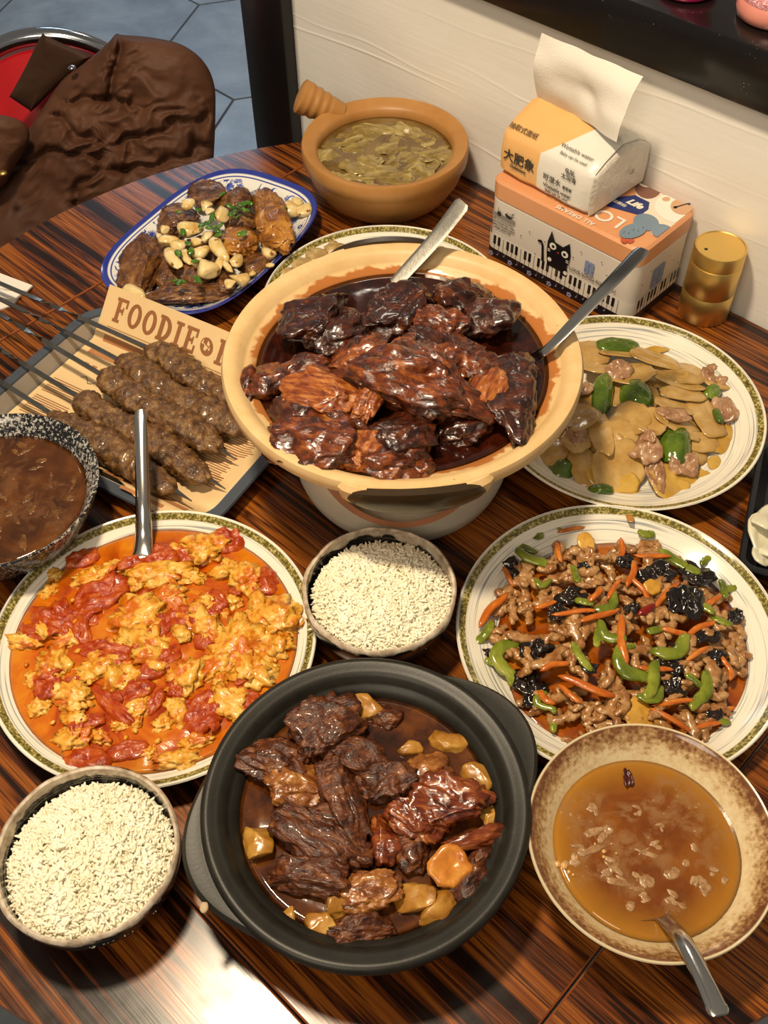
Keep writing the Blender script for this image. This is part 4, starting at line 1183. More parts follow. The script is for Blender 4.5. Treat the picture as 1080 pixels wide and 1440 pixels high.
# ------------------------------------------------------------------ potato slices plate
ring_plate(PQ, 'white plate with olive rim full of potato slices and green pepper')
M['potato'] = food('fried_potato_slice', [(.28, '#9c7436'), (.5, '#b08a4a'), (.7, '#bf9c5e'), (.86, '#cdb078')], 40, rough=.24, coat=.4, bump=.18, bscale=220, bdist=.0008)
M['potato_y'] = food('yellow_potato', [(.28, '#a97c26'), (.5, '#bb9038'), (.8, '#c9a450')], 26, rough=.2, coat=.5, bump=.15)
M['green'] = food('glossy_green_pepper', [(.28, '#30420c'), (.5, '#486014'), (.7, '#647a22'), (.86, '#879640')], 30, rough=.12, coat=.6, bump=.2, bscale=150)
M['porkslice'] = food('stir_fried_pork_slice', [(.25, '#7a5232'), (.45, '#94694a'), (.62, '#aa8260'), (.8, '#c2a080')], 90, rough=.28, coat=.4, bump=.6, bscale=200, bdist=.0015)
kq = Crop(720, 420, 3.0)
def heap_q(x, y):
    r = math.hypot(x, y)/.102
    return .0125+.017*max(0, 1-r**2.0)
pot = [(310, 215, 140, 160, 20, 0), (365, 290, 110, 60, -10, 0), (455, 232, 165, 42, 2, 0), (590, 200, 110, 60, 5, 1), (600, 255, 200, 70, -8, 0), (725, 300, 190, 130, -20, 0), (690, 350, 230, 60, -12, 0), (890, 335, 130, 100, 40, 0), (500, 320, 140, 120, 30, 0),
 (720, 400, 180, 60, 3, 0), (500, 500, 150, 120, -15, 0), (690, 455, 180, 55, 0, 0), (700, 530, 200, 70, -18, 0), (820, 490, 110, 160, 8, 0), (895, 590, 120, 110, -25, 1), (370, 555, 90, 180, 4, 0), (450, 590, 140, 130, 20, 0), (305, 700, 115, 140, 10, 0), (450, 720, 200, 190, -20, 0),
 (430, 765, 200, 75, -12, 1), (680, 780, 190, 130, 12, 1), (680, 800, 110, 55, 10, 1), (280, 500, 130, 110, 20, 0), (270, 600, 110, 90, 0, 0), (330, 420, 110, 90, 0, 0), (585, 525, 100, 100, 30, 0), (800, 605, 130, 60, 0, 0), (855, 690, 55, 50, -20, 1), (800, 740, 62, 26, 0, 1), (165, 640, 130, 100, 0, 0),
 (220, 560, 90, 130, 0, 0), (430, 400, 80, 100, 0, 0), (640, 600, 130, 90, 0, 0), (560, 640, 130, 110, 0, 0), (760, 640, 120, 80, -10, 0), (500, 830, 120, 50, 0, 1), (240, 400, 110, 120, 0, 0), (560, 420, 110, 80, 20, 0), (610, 330, 120, 80, -10, 0), (200, 480, 100, 110, 0, 0), (400, 650, 120, 110, 0, 0), (640, 690, 120, 90, 0, 0), (760, 560, 90, 90, 0, 0)]
order = list(range(len(pot)))
low = set(range(30, len(pot)))
for i in order:
    cx, cy, w, h, deg, y_ = pot[i]
    px, py = kq(cx, cy)
    q = P(px, py, .025)-PQ
    z = heap_q(q.x, q.y)*(.72 if i in low else 1)+rs.uniform(.0005, .004)
    p, sx, sy, a = place(kq, cx, cy, w, h, deg, z)
    q = p-PQ
    # lie on the slope of the heap
    d = .01
    gx = (heap_q(q.x+d, q.y)-heap_q(q.x-d, q.y))/(2*d); gy = (heap_q(q.x, q.y+d)-heap_q(q.x, q.y-d))/(2*d)
    nrm = Vector((-gx+rs.uniform(-.2, .2), -gy+rs.uniform(-.2, .2), 1)).normalized()
    rot = nrm.to_track_quat('Z', 'X').to_matrix()
    ref = Vector((math.cos(a), math.sin(a), 0)); ref = (ref-nrm*ref.dot(nrm)).normalized()
    mt = Matrix((ref, nrm.cross(ref), nrm)).transposed()
    link('potato_slice', sheet('potato_slice', nseed(), sx*1.16, sy*1.16, .0020, rs.uniform(-.25, .35), .05, .14, 8, 32, rs.uniform(-.4, 1.2)), None, p, mt.to_euler(), None, M['potato_y' if y_ else 'potato'],
         'small bright yellow slice of potato on the potato plate' if y_ else 'thin tan slice of stir fried potato on the potato plate', 'potato', 'potato slices')
for cx, cy, w, h, deg, long_ in [(450, 190, 190, 56, 2, 1), (385, 395, 90, 160, -8, 0), (525, 390, 135, 105, 5, 0), (690, 610, 145, 130, -10, 0), (842, 385, 85, 62, -20, 0), (200, 705, 115, 80, -20, 0), (372, 800, 118, 42, 0, 0), (872, 490, 40, 66, 0, 0)]:
    px, py = kq(cx, cy); q = P(px, py, .03)-PQ; z = heap_q(q.x, q.y)+.006
    p, sx, sy, a = place(kq, cx, cy, w, h, deg, z)
    link('pepper_piece', sheet('pepper_piece', nseed(), sx, sy, .0036, -.75 if not long_ else -.5, .14, .12, 8, 28, .8, .15), None, p, R3(.2, a), None, M['green'], 'long pale green pepper piece by the potato plate rim' if long_ else 'glossy green pepper piece on the potato plate', 'pepper', 'green pepper pieces')
for cx, cy, w, h, deg in [(455, 300, 110, 80, 15), (680, 495, 160, 55, -5), (570, 640, 145, 105, -15), (602, 745, 80, 130, 5), (730, 700, 115, 90, 25), (905, 462, 95, 110, 10), (850, 330, 80, 95, 20), (580, 575, 65, 60, 0), (290, 385, 110, 60, 0), (275, 580, 100, 70, 0)]:
    px, py = kq(cx, cy); q = P(px, py, .03)-PQ; z = heap_q(q.x, q.y)+.005
    p, sx, sy, a = place(kq, cx, cy, w, h, deg, z)
    link('pork_slice', sheet('pork_slice', nseed(), sx, sy, .0040, .25, .4, .28, 8, 28, 0, .35, rs.choice((1, -1))), None, p, R3(.2, a), None, M['porkslice'], 'pinkish brown slice of pork on the potato plate', 'meat', 'pork slices')

# ------------------------------------------------------------------ blue and white platter with fried ribs and garlic
PA = math.radians(59)
PL = Vector((-.195, 1.024, TZ))
def mat_platter():
    t = NT('blue_and_white_porcelain'); v = t.coord()
    x = t.n('ShaderNodeSeparateXYZ'); t.l(v, x.inputs[0])
    e = t.math('POWER', t.math('ADD', t.math('POWER', t.math('ABSOLUTE', t.math('DIVIDE', x.outputs[0], .1375)), 3.2), t.math('POWER', t.math('ABSOLUTE', t.math('DIVIDE', x.outputs[1], .0925)), 3.2)), 1/3.2)
    white = hexc('#e6e5e0'); blue = hexc('#2b3a94'); pale = hexc('#5a68b4')
    # scrolling blossoms: petals from a voronoi and vines from a thin noise contour
    vd = t.voro(v, 40)
    fl = t.math('SUBTRACT', 1.0, t.step(vd, .42, .52))
    pet = t.noise(v, 260, 2)
    fl = t.math('MULTIPLY', fl, t.step(pet, .36, .46))
    vine = t.math('SUBTRACT', 1.0, t.step(t.math('ABSOLUTE', t.math('SUBTRACT', t.noise(v, 55, 1), .5)), .016, .030))
    leaf = t.step(t.noise(v, 170, 1), .62, .65)
    pat = t.math('MAXIMUM', fl, t.math('MAXIMUM', vine, t.math('MULTIPLY', leaf, .8)))
    zone = t.math('MULTIPLY', t.step(e, .66, .68), t.math('SUBTRACT', 1.0, t.step(e, .885, .895)))
    c = t.mix(t.math('MULTIPLY', pat, zone), white, t.mix(t.step(t.noise(v, 90, 2), .45, .6), blue, pale))
    line = t.math('MULTIPLY', t.step(e, .905, .91), t.math('SUBTRACT', 1.0, t.step(e, .917, .922)))
    c = t.mix(line, c, blue)
    c = t.mix(t.step(e, .935, .945), c, blue)
    # only the upper side and lip are painted
    s = t.n('ShaderNodeSeparateXYZ'); t.l(t.coord('Normal'), s.inputs[0])
    c = t.mix(t.step(s.outputs[2], -.15, .0), white, c)
    return t.out(c, .12, None, .4, .5)
M['platter'] = mat_platter()
def platter_mesh():
    prof = [(0, .009), (.35, .009), (.6, .010), (.7, .0125), (.80, .0185), (.9, .0245), (.965, .0285), (.99, .0295), (1.0, .0285), (.985, .0265), (.9, .0205), (.78, .0125), (.66, .006), (.6, .003), (.58, 0), (.55, 0), (.54, .004), (0, .004)]
    def wob(a, r, z):
        k = (abs(math.cos(a))**3.2+abs(math.sin(a)*.0925/.0925)**3.2)**(-1/3.2)
        return r, z
    seg = 120; n = len(prof); vs = []; fs = []
    for j in range(seg):
        a = 2*math.pi*j/seg
        ca, sa = math.cos(a), math.sin(a)
        k = (abs(ca)**3.2+abs(sa)**3.2)**(-1/3.2)
        for r, z in prof: vs.append((r*k*ca*.1375, r*k*sa*.0925, z))
    for j in range(seg):
        k = (j+1) % seg
        for i in range(n-1): fs.append((j*n+i, j*n+i+1, k*n+i+1, k*n+i))
    me = mesh('platter', vs, fs)
    bm = bmesh.new(); bm.from_mesh(me); bmesh.ops.remove_doubles(bm, verts=bm.verts, dist=1e-6); bmesh.ops.recalc_face_normals(bm, faces=bm.faces); bm.to_mesh(me); bm.free()
    return smooth_by_angle(me, 50)
link('platter', platter_mesh(), None, PL, (0, 0, PA), mat=M['platter'], label='blue and white oblong platter of fried ribs with garlic', cat='platter')
M['rib'] = food('fried_pork_rib', [(.26, '#2c160b'), (.45, '#4e2c14'), (.6, '#6e441f'), (.75, '#8f6230'), (.88, '#b08a4c')], 60, (1, 2, 2), .28, .3, bump=.95, bscale=230, bdist=.002)
M['rib_gold'] = food('golden_fried_rib', [(.26, '#5c3210'), (.45, '#85501a'), (.6, '#a86e28'), (.8, '#c48f40')], 60, rough=.2, coat=.5, bump=.55, bscale=230, bdist=.0018)
M['garlic'] = food('fried_garlic', [(.26, '#b98a3c'), (.42, '#d3ad62'), (.6, '#e0c88c'), (.82, '#ebdcb0')], 60, rough=.22, coat=.4, bump=.12, fleck=(120, .62, '#8a5618'))
M['scallion'] = food('chopped_scallion', [(.3, '#24480c'), (.6, '#447018'), (.85, '#8aa650')], 90, rough=.22, coat=.3, bump=.2)
kp = Crop(120, 210, 3.176)
RIBL = [
 'broad dark rib at the platter end facing the table edge',
 'small dark rib piece beside the broad one at the platter end',
 'long straight rib along the platter side facing the tray',
 'tall golden fried rib leaning at the platter end by the clay pot',
 'squat golden rib beside the tall golden one',
 'dark rib piece at the far side of the platter by the scallions',
 'dark rib under the big pinch of scallion',
 'dark rib by the platter side facing the jacket',
 'dark rib under the garlic next to the long straight rib',
 'dark rib piece between garlic cloves near the casserole',
 'blackened rib scrap under the tall golden rib',
 'dark rib between scallions and the squat golden rib',
 'wide dark rib buried under the heap of garlic',
 'dark rib under the garlic beside the broad end rib',
 'dark rib piece behind the tall golden rib']
for li_, (cx, cy, w, h, deg, z, k, cu) in enumerate([(265, 500, 230, 140, 68, .030, 'd', .8), (375, 545, 90, 120, 0, .026, 'd', .4), (440, 628, 330, 85, 6, .030, 'd', 1), (815, 300, 290, 150, -68, .040, 'g', .8), (690, 395, 160, 110, 15, .036, 'g', .4), (545, 190, 130, 100, 10, .028, 'd', .3), (660, 220, 140, 80, 10, .030, 'd', .3),
     (400, 310, 170, 100, 25, .028, 'd', .3), (490, 560, 140, 100, 30, .030, 'd', .4), (620, 575, 110, 100, 10, .030, 'd', .3), (775, 500, 150, 70, 10, .030, 'd', .1), (700, 300, 130, 90, 20, .036, 'd', .2), (560, 450, 200, 150, 10, .024, 'd', .4), (350, 440, 130, 110, 0, .024, 'd', .3), (880, 400, 100, 100, 0, .026, 'd', 0)]):
    p, sx, sy, a = place(kp, cx, cy, w, h, deg, z)
    link('fried_rib', blob('fried_rib', nseed(), sx*1.1, sy*1.08, max(.008, min(sx, sy)*.6), 5 if w*h > 15000 else 4, .22, 1.4, cu, .03, .12, 0, .08, 5), None, p-Vector((0, 0, .003)), R3(.12, a), None, M['rib_gold' if k == 'g' else 'rib'], RIBL[li_], 'meat', 'fried ribs')
for cx, cy, w, h, deg in [(457, 237, 62, 46, 5), (540, 245, 56, 52, 0), (555, 270, 42, 30, 0), (470, 352, 115, 60, 10), (370, 402, 90, 46, 5), (395, 485, 110, 62, -58), (420, 420, 80, 46, 15), (510, 450, 85, 55, 12), (495, 407, 55, 32, 0), (450, 475, 62, 44, -60), (600, 440, 108, 62, -50), (547, 530, 105, 78, -8), (595, 505, 58, 40, 70),
     (635, 520, 60, 40, -60), (675, 490, 68, 52, 60), (690, 570, 82, 72, 20), (645, 595, 50, 46, 0), (815, 460, 76, 50, -10), (920, 262, 76, 60, -20), (975, 262, 64, 58, 40), (945, 230, 55, 40, 0), (220, 632, 130, 62, -32), (355, 350, 38, 32, 0), (540, 385, 60, 44, 20), (610, 282, 62, 70, 70), (270, 450, 80, 40, 45), (745, 547, 34, 22, 0), (825, 513, 38, 22, 10), (330, 378, 30, 26, 0), (500, 500, 50, 34, 30)]:
    hz = .046 if 330 < cx < 720 else .034
    if cx > 880: hz = .030
    if cx < 240: hz = .031
    p, sx, sy, a = place(kp, cx, cy, w, h, deg, hz)
    me = blob('garlic_clove', nseed(), sx*1.05, sy*.85, min(sx, sy)*.6, 3, .12, 1.0, .2, 0, .04, 0, 0, 3)
    for v_ in me.vertices:                     # bean-like bend, one end pointed
        u_ = v_.co.x/sx
        v_.co.y += .22*sy*(u_*u_-.4); v_.co.y *= 1-.18*u_; v_.co.z *= 1-.18*u_
    link('garlic_clove', me, None, p-Vector((0, 0, .002)), R3(.2, a), None, M['garlic'], 'pale fried garlic clove among the ribs on the blue platter', 'garlic', 'garlic cloves')
scm = [strip('scallion_bit', 700+k, rs.uniform(.007, .011), .0045, .003, .3, .25, 8, 8, .1, 0, .1) for k in range(5)]
for cx, cy in [(690, 265), (665, 280), (715, 270), (700, 245), (680, 300), (565, 300), (540, 330), (590, 360), (460, 420), (415, 465), (435, 370), (610, 200), (420, 595), (400, 585), (500, 580), (490, 500), (700, 375), (570, 345), (600, 340), (520, 340), (650, 255), (560, 320), (595, 380), (505, 270), (415, 280), (470, 455), (505, 590), (880, 265), (440, 590), (550, 350), (730, 240), (650, 290)]:
    p = P(*kp(cx, cy), .052 if 400 < cx < 760 else .042)
    link('scallion_bit', scm[rs.randrange(5)], None, p, (rs.uniform(-.5, .5), rs.uniform(-.5, .5), rs.uniform(0, 6)), [rs.uniform(1.0, 1.5), rs.uniform(1.2, 1.9), 1.0], M['scallion'], 'chopped green scallion bit sprinkled over the fried ribs', 'scallion', 'scallion bits')

# ------------------------------------------------------------------ print helpers
def ray_plane(px, py, o, n):
    d = _fw + (px-540)/F_PX*_rt - (py-720)/F_PX*_up
    c = Vector((0, 0, TZ+CAM_H))
    return c + d*((Vector(o)-c).dot(n)/d.dot(n))
def text_mesh(name, body, size, bold=0.0, shear=0.0, spacing=1.0, extrude=.00015):
    cu = bpy.data.curves.new(name, 'FONT')
    cu.body = body; cu.size = size; cu.align_x = 'CENTER'; cu.align_y = 'CENTER'
    cu.offset = bold; cu.shear = shear; cu.space_character = spacing
    cu.extrude = extrude; cu.resolution_u = 3
    o = bpy.data.objects.new(name, cu); COL.objects.link(o)
    dg = bpy.context.evaluated_depsgraph_get(); dg.update()
    me = bpy.data.meshes.new_from_object(o.evaluated_get(dg))
    bpy.data.objects.remove(o)
    me.name = name
    return me
def flat_polys(name, polys, th=.0002):
    """flat print: list of 2-D polygons, a little thickness"""
    bm = bmesh.new()
    for pl in polys:
        a = [bm.verts.new((p[0], p[1], 0)) for p in pl]; b = [bm.verts.new((p[0], p[1], th)) for p in pl]
        n = len(pl)
        bm.faces.new(b); bm.faces.new(a[::-1])
        for i in range(n): bm.faces.new((a[i], a[(i+1) % n], b[(i+1) % n], b[i]))
    return bm_mesh(name, bm)
def rect(x0, y0, x1, y1): return [(x0, y0), (x1, y0), (x1, y1), (x0, y1)]
def ell(cx, cy, rx, ry, rot=0, n=28, a0=0, a1=2*math.pi):
    c, s = math.cos(rot), math.sin(rot)
    out = []
    for i in range(n):
        a = a0+(a1-a0)*i/n
        x, y = rx*math.cos(a), ry*math.sin(a)
        out.append((cx+x*c-y*s, cy+x*s+y*c))
    return out
M['ink'] = simple('black_ink', '#1c1a18', .5, var=.02)
M['ink_grey'] = simple('grey_ink', '#6b6660', .5, var=.02)
M['white_ink'] = simple('white_ink', '#e6e0d4', .4, var=.02)

# ------------------------------------------------------------------ tray with kebab skewers
TRA = math.radians(-31)
TRC = Vector((-.239, .754, TZ))
tray = thing('serving_tray', 'steel tray with dark rim lined with printed paper under skewers', 'tray', TRC, TRA)
def rrect(hx, hy, r, z, n=8):
    out = []
    for cx, cy, a0 in ((hx-r, hy-r, 0), (-hx+r, hy-r, 90), (-hx+r, -hy+r, 180), (hx-r, -hy+r, 270)):
        for i in range(n+1):
            a = math.radians(a0+90*i/n)
            out.append((cx+r*math.cos(a), cy+r*math.sin(a), z))
    return out
HX, HY = .1515, .1065
M['tray_rim'] = simple('dark_grey_tray_rim', '#4a515c', .4, .2)
M['tray_steel'] = simple('worn_tray_steel', '#c2bcb2', .5, .75, var=.12, vscale=25)
link('pan', loft('pan', [rrect(HX-.024, HY-.024, .018, 0), rrect(HX-.014, HY-.014, .026, .0165), rrect(HX-.0115, HY-.0115, .028, .0185), rrect(HX-.013, HY-.013, .027, .0190), rrect(HX-.0225, HY-.0225, .018, .0025)], 40), tray, mat=M['tray_steel'])
link('rim', loft('rim', [rrect(HX-.0125, HY-.0125, .028, .0168), rrect(HX-.001, HY-.001, .036, .0168), rrect(HX, HY, .037, .0185), rrect(HX-.001, HY-.001, .036, .0205), rrect(HX-.0115, HY-.0115, .028, .0208), rrect(HX-.0125, HY-.0125, .028, .0168)], 40, False), tray, mat=M['tray_rim'])
def paper_z(x, y):
    z = .0052
    if y > .066: z += (y-.066)*1.05 - .0012*math.sin((y-.066)*60)
    if y < -.070:
        t_ = (-.070-y)
        z += min(t_*.8, .0190)+max(0, t_-.024)*.1
    if x > .112 and y > -.06: z += (x-.112)*.32
    z += .0012*noise.noise(Vector((x*14, y*14, 2)))
    return z
def paper_edge(u):
    """front edge of the sheet: rolls back between x=0 and 0.07"""
    return -.108+.022*math.exp(-((u-.02)/.045)**2)
def paper_mesh():
    nx, ny = 60, 60; vs = []; fs = []
    for i in range(nx+1):
        x = -.128+.270*i/nx
        y0 = paper_edge(x) if x < .1 else -.108+.03*((x-.1)/.04)**2
        y1 = .1085
        for j in range(ny+1):
            y = y0+(y1-y0)*j/ny
            vs.append((x, y, paper_z(x, y)))
    n = len(vs)
    vs += [(a, b, c-.0004) for a, b, c in vs]
    for i in range(nx):
        for j in range(ny):
            a = i*(ny+1)+j
            fs.append((a, a+ny+1, a+ny+2, a+1)); fs.append((n+a, n+a+1, n+a+ny+2, n+a+ny+1))
    me = mesh('paper_liner', vs, fs)
    return me
M['paper'] = simple('tan_greaseproof_paper', '#dcbd8c', .55, var=.05, vscale=14)
pap = link('paper_liner', paper_mesh(), None, TRC, (0, 0, TRA), mat=M['paper'], label='tan newsprint paper lining the tray, large brown capital letters along its edge', cat='paper')
def paper_print(name, polys, mat, sub=3):
    bm = bmesh.new()
    for pl in polys:
        f = bm.faces.new([bm.verts.new((p[0], p[1], 0)) for p in pl])
    bmesh.ops.triangulate(bm, faces=bm.faces[:])
    for k in range(sub):
        es = [e for e in bm.edges if e.calc_length() > .006]
        if es: bmesh.ops.subdivide_edges(bm, edges=es, cuts=1)
        bmesh.ops.triangulate(bm, faces=[f for f in bm.faces if len(f.verts) > 3])
    for v_ in bm.verts: v_.co.z = paper_z(v_.co.x, v_.co.y)+.0005
    me = bpy.data.meshes.new(name)
    for f in bm.faces:
        if f.normal.z < 0: f.normal_flip()
    bm.to_mesh(me); bm.free()
    return link(name, me, pap, mat=mat)
M['brown_ink'] = simple('brown_paper_ink', '#8f5a32', .6, var=.12)
M['pale_brown_ink'] = simple('pale_brown_paper_ink', '#ad7446', .6, var=.06)
def slab(ch, x, y, w, h):
    s = w*.30; t_ = h*.17; q = []
    R = lambda a, b, c, d: q.append([(x+a*w, y+b*h), (x+c*w, y+b*h), (x+c*w, y+d*h), (x+a*w, y+d*h)])
    if ch in 'FE':
        R(.12, .0, .42, 1); R(0, 0, .58, .13); R(0, .87, 1, 1); R(.84, .66, 1, .87); R(.42, .44, .74, .57); R(.62, .36, .74, .66)
        if ch == 'E': R(.58, 0, 1, .13); R(.84, .13, 1, .34)
    elif ch == 'I':
        R(.3, 0, .7, 1); R(.08, 0, .92, .13); R(.08, .87, .92, 1)
    else:
        n = 20
        for i in range(n):
            a, b = 2*math.pi*i/n, 2*math.pi*(i+1)/n
            if ch == 'D' and not (math.cos((a+b)/2) > 0): continue
            cx = .5 if ch == 'O' else .36
            rx, ix = (.5, .22) if ch == 'O' else (.64, .34)
            pt = lambda an, k, ky: (x+(cx+k*math.cos(an))*w, y+(.5+ky*math.sin(an))*h)
            q.append([pt(a, ix, .35), pt(a, rx, .5), pt(b, rx, .5), pt(b, ix, .35)])
        if ch == 'D': R(.10, 0, .40, 1); R(0, 0, .36, .13); R(0, .87, .36, 1)
    return q
px_ = -.112
for ch, w_ in zip('FOODIE', (.0165, .0185, .0185, .0185, .0125, .0165)):
    paper_print('letter', slab(ch, px_, .0835, w_*.93, .0185), M['brown_ink'])
    px_ += w_*.93+.0030
px_ += .024
paper_print('letter', slab('F', px_, .0835, .0155, .0185), M['brown_ink'])
bx = px_-.0135
paper_print('burger_icon', [ell(bx, .0925, .0085, .0062, -.3, 20)], M['brown_ink'])
paper_print('burger_icon_detail', [ell(bx-.001, .0935, .0065, .0042, -.3, 18)], M['paper'])
paper_print('burger_icon_detail', [ell(bx-.003+k*.0028, .0935, .0011, .0032, -.3, 10) for k in range(3)], M['brown_ink'])
paper_print('print_band', [rect(-.115, .0665, .06, .0720)], M['pale_brown_ink'])
paper_print('print_rule', [rect(-.115, .0760, .10, .0770), rect(-.115, .0785, .10, .0789)], M['brown_ink'])
rp = random.Random(3)
lines = []
for blk in ((-.122, -.070, -.025, -.004), (-.122, -.075, -.058, -.032), (-.060, -.015, -.062, -.040), (.055, .118, -.045, .0), (.085, .128, .0, .04)):
    y = blk[3]
    while y > blk[2]:
        lines.append(rect(blk[0], y, blk[1]-rp.random()*.008, y+.0009)); y -= .0028
paper_print('text_lines', lines, M['brown_ink'], 2)['kind'] = 'stuff'
paper_print('headline', [rect(-.11+k*.011, .025+.002*math.sin(k*2), -.104+k*.011, .032) for k in range(5)]+[rect(-.118, .045, -.06, .052)], M['pale_brown_ink'], 2)
paper_print('print_band', [rect(.02, -.090, .118, -.084), rect(.02, -.0805, .118, -.0785), rect(.05, -.1, .1, -.096)], M['pale_brown_ink'], 2)
sc_pts = [(-.098+.004*k, .010+.004*math.sin(k*1.4)) for k in range(14)]
paper_print('script_line', [[(a[0], a[1]), (b[0], b[1]), (b[0], b[1]+.0012), (a[0], a[1]+.0012)] for a, b in zip(sc_pts, sc_pts[1:])], M['ink_grey'], 1)
M['kebab'] = food('grilled_minced_lamb', [(.24, '#2a170b'), (.42, '#4a2e14'), (.58, '#684622'), (.74, '#836034'), (.88, '#a0824e')], 130, rough=.36, coat=.2, bump=.8, bscale=330, bdist=.0025, fleck=(260, .70, '#a98a54'))
def tl(x, y, z): return Vector((x, y, z))
SK = [((-.300, .066, .030), (-.052, .067, .024), (.100, .051, .020), (-.052, .094), 4), ((-.300, .048, .032), (-.060, .036, .026), (.112, .017, .020), (-.066, .108), 5), ((-.300, .030, .038), (-.052, .006, .030), (.121, -.012, .018), (-.062, .102), 6),
      ((-.300, -.004, .033), (-.057, -.027, .025), (.133, -.047, .017), (-.066, .115), 7), ((-.300, -.034, .034), (-.060, -.060, .026), (.121, -.081, .0275), (-.072, .100), 8)]
for a, b, c, (m0, m1), sd in SK:
    a, b, c = Vector(a), Vector(b), Vector(c)
    root = thing('kebab_skewer', {4: 'minced meat skewer half hidden under the casserole, beside the large brown letters', 5: 'minced meat skewer second from the large brown letters', 6: 'minced meat skewer in the middle of the tray', 7: 'minced meat skewer next to the one over the paper fold', 8: 'minced meat skewer over the rolled paper fold, beside the speckled bowl'}[sd], 'skewer', TRC, TRA, 'kebab skewers on the tray')
    path = catmull([a, b, c], 20)
    n = len(path)
    secs = []; side0 = (c-a).cross(Vector((0, 0, 1))).normalized()
    for i, q in enumerate(path):
        s_ = i/(n-1)
        t_ = (path[min(i+1, n-1)]-path[max(i-1, 0)]).normalized()
        tw = 0
        xx = q.x
        if -.20 < xx < -.135: tw = (xx+.20)/.065*math.pi*2
        sd_ = side0*math.cos(tw)+Vector((0, 0, 1))*math.sin(tw); up_ = sd_.cross(t_)
        w_ = .0026 if xx < c.x-.022 else .0026*max(.08, (c.x-xx)/.022)
        h_ = .0008 if xx < c.x-.022 else .0008
        secs.append([q+sd_*w_+up_*h_, q-sd_*w_+up_*h_, q-sd_*w_-up_*h_, q+sd_*w_-up_*h_])
    link('blade', loft('blade', secs, 30), root, mat=M['skewer'])
    k0 = b+(c-b)*((m0-b.x)/(c.x-b.x)); k1 = b+(c-b)*((m1-b.x)/(c.x-b.x))
    mid = (k0+k1)/2; dirv = (k1-k0)
    L_ = dirv.length/2
    vs = []; fs = []; ns, nr_ = 84, 30
    for i in range(ns+1):
        u_ = -1+2*i/ns
        env = math.sqrt(max(0.004, 1-abs(u_)**7))
        rr_ = .0132*env*(1+.09*math.sin(u_*5+sd)+.16*noise.noise(Vector((u_*4, sd, 0))))
        for j in range(nr_):
            a_ = 2*math.pi*j/nr_
            q_ = Vector((u_*L_, math.cos(a_)*rr_*1.24, math.sin(a_)*rr_*.80))
            o_ = Vector((sd*7.1, sd*3.3, 0))
            d_ = .0030*noise.noise(q_*150+o_)+.0020*noise.noise(q_*330+o_)+.0011*noise.noise(q_*700+o_)
            n_ = Vector((0, math.cos(a_), math.sin(a_)))
            q_ += n_*d_*env+Vector((.003*noise.noise(Vector((a_, sd, u_*2))), .0025*math.sin(u_*4+sd), 0))
            vs.append(q_)
    for i in range(ns):
        for j in range(nr_):
            k = (j+1) % nr_
            fs.append((i*nr_+j, i*nr_+k, (i+1)*nr_+k, (i+1)*nr_+j))
    fs.append(tuple(range(nr_-1, -1, -1))); fs.append(tuple(ns*nr_+j for j in range(nr_)))
    me = mesh('meat', vs, fs)
    bm = bmesh.new(); bm.from_mesh(me); bmesh.ops.recalc_face_normals(bm, faces=bm.faces); bm.to_mesh(me); bm.free()
    me.polygons.foreach_set('use_smooth', [True]*len(me.polygons))
    mo = link('meat', me, root, mid, Vector((1, 0, 0)).rotation_difference(dirv.normalized()).to_euler(), mat=M['kebab'])
# napkin under the skewer handles
M['napkin'] = simple('white_napkin', '#e4dfd6', .7, var=.03)
nk = thing('napkin', 'folded white paper napkin under the skewer handles', 'napkin', (P(10, 410, 0).x, P(10, 410, 0).y, TZ), 0)
b_ = nk.location
for pts, z in ([(-40, 380), (4, 387), (45, 403), (40, 408), (30, 414), (20, 428), (0, 436), (-40, 440)], .0012), ([(-40, 372), (0, 385), (46, 402), (38, 410), (-40, 402)], .004), ([(-40, 398), (30, 414), (22, 420), (-40, 416)], .0065):
    pl = [(P(x, y, z)-b_).to_2d() for x, y in pts]
    link('fold', prism_mesh('fold', [(q.x, q.y) for q in pl], z-.001, z+.0012, .0004), nk, mat=M['napkin'])

# ------------------------------------------------------------------ tin box
TW, TD, THH = .2030, .1050, .1010
TA = math.radians(-44)
TO = UV(-.6225, .823, TZ)      # front left foot of the tin
tin = thing('tin_box', 'printed tin box with orange lid and piano keys standing against the wall', 'box', TO, TA)
M['tin_white'] = simple('pale_grey_tin_print', '#dad2c8', .32, var=.03)
M['tin_orange'] = simple('orange_tin_lid', '#d8986a', .34, var=.03)
M['tin_black'] = simple('black_tin_print', '#15141a', .32, var=.03)
def rbox(name, x0, x1, y0, y1, z0, z1, r, edge=.0015, n=6):
    def ring(ins, z):
        hx, hy = (x1-x0)/2-ins, (y1-y0)/2-ins
        return [(p[0]+(x0+x1)/2, p[1]+(y0+y1)/2, z) for p in rrect(hx, hy, max(.001, r-ins), z, n)]
    return loft(name, [ring(edge, z0), ring(0, z0+edge), ring(0, z1-edge), ring(edge, z1)], 40)
link('body', rbox('body', .0008, TW-.0008, .0008, TD-.0008, 0, .078, .014), tin, mat=M['tin_white'])
lid = link('lid', rbox('lid', 0, TW, 0, TD, .0765, THH, .015, .003), tin, mat=M['tin_orange'])
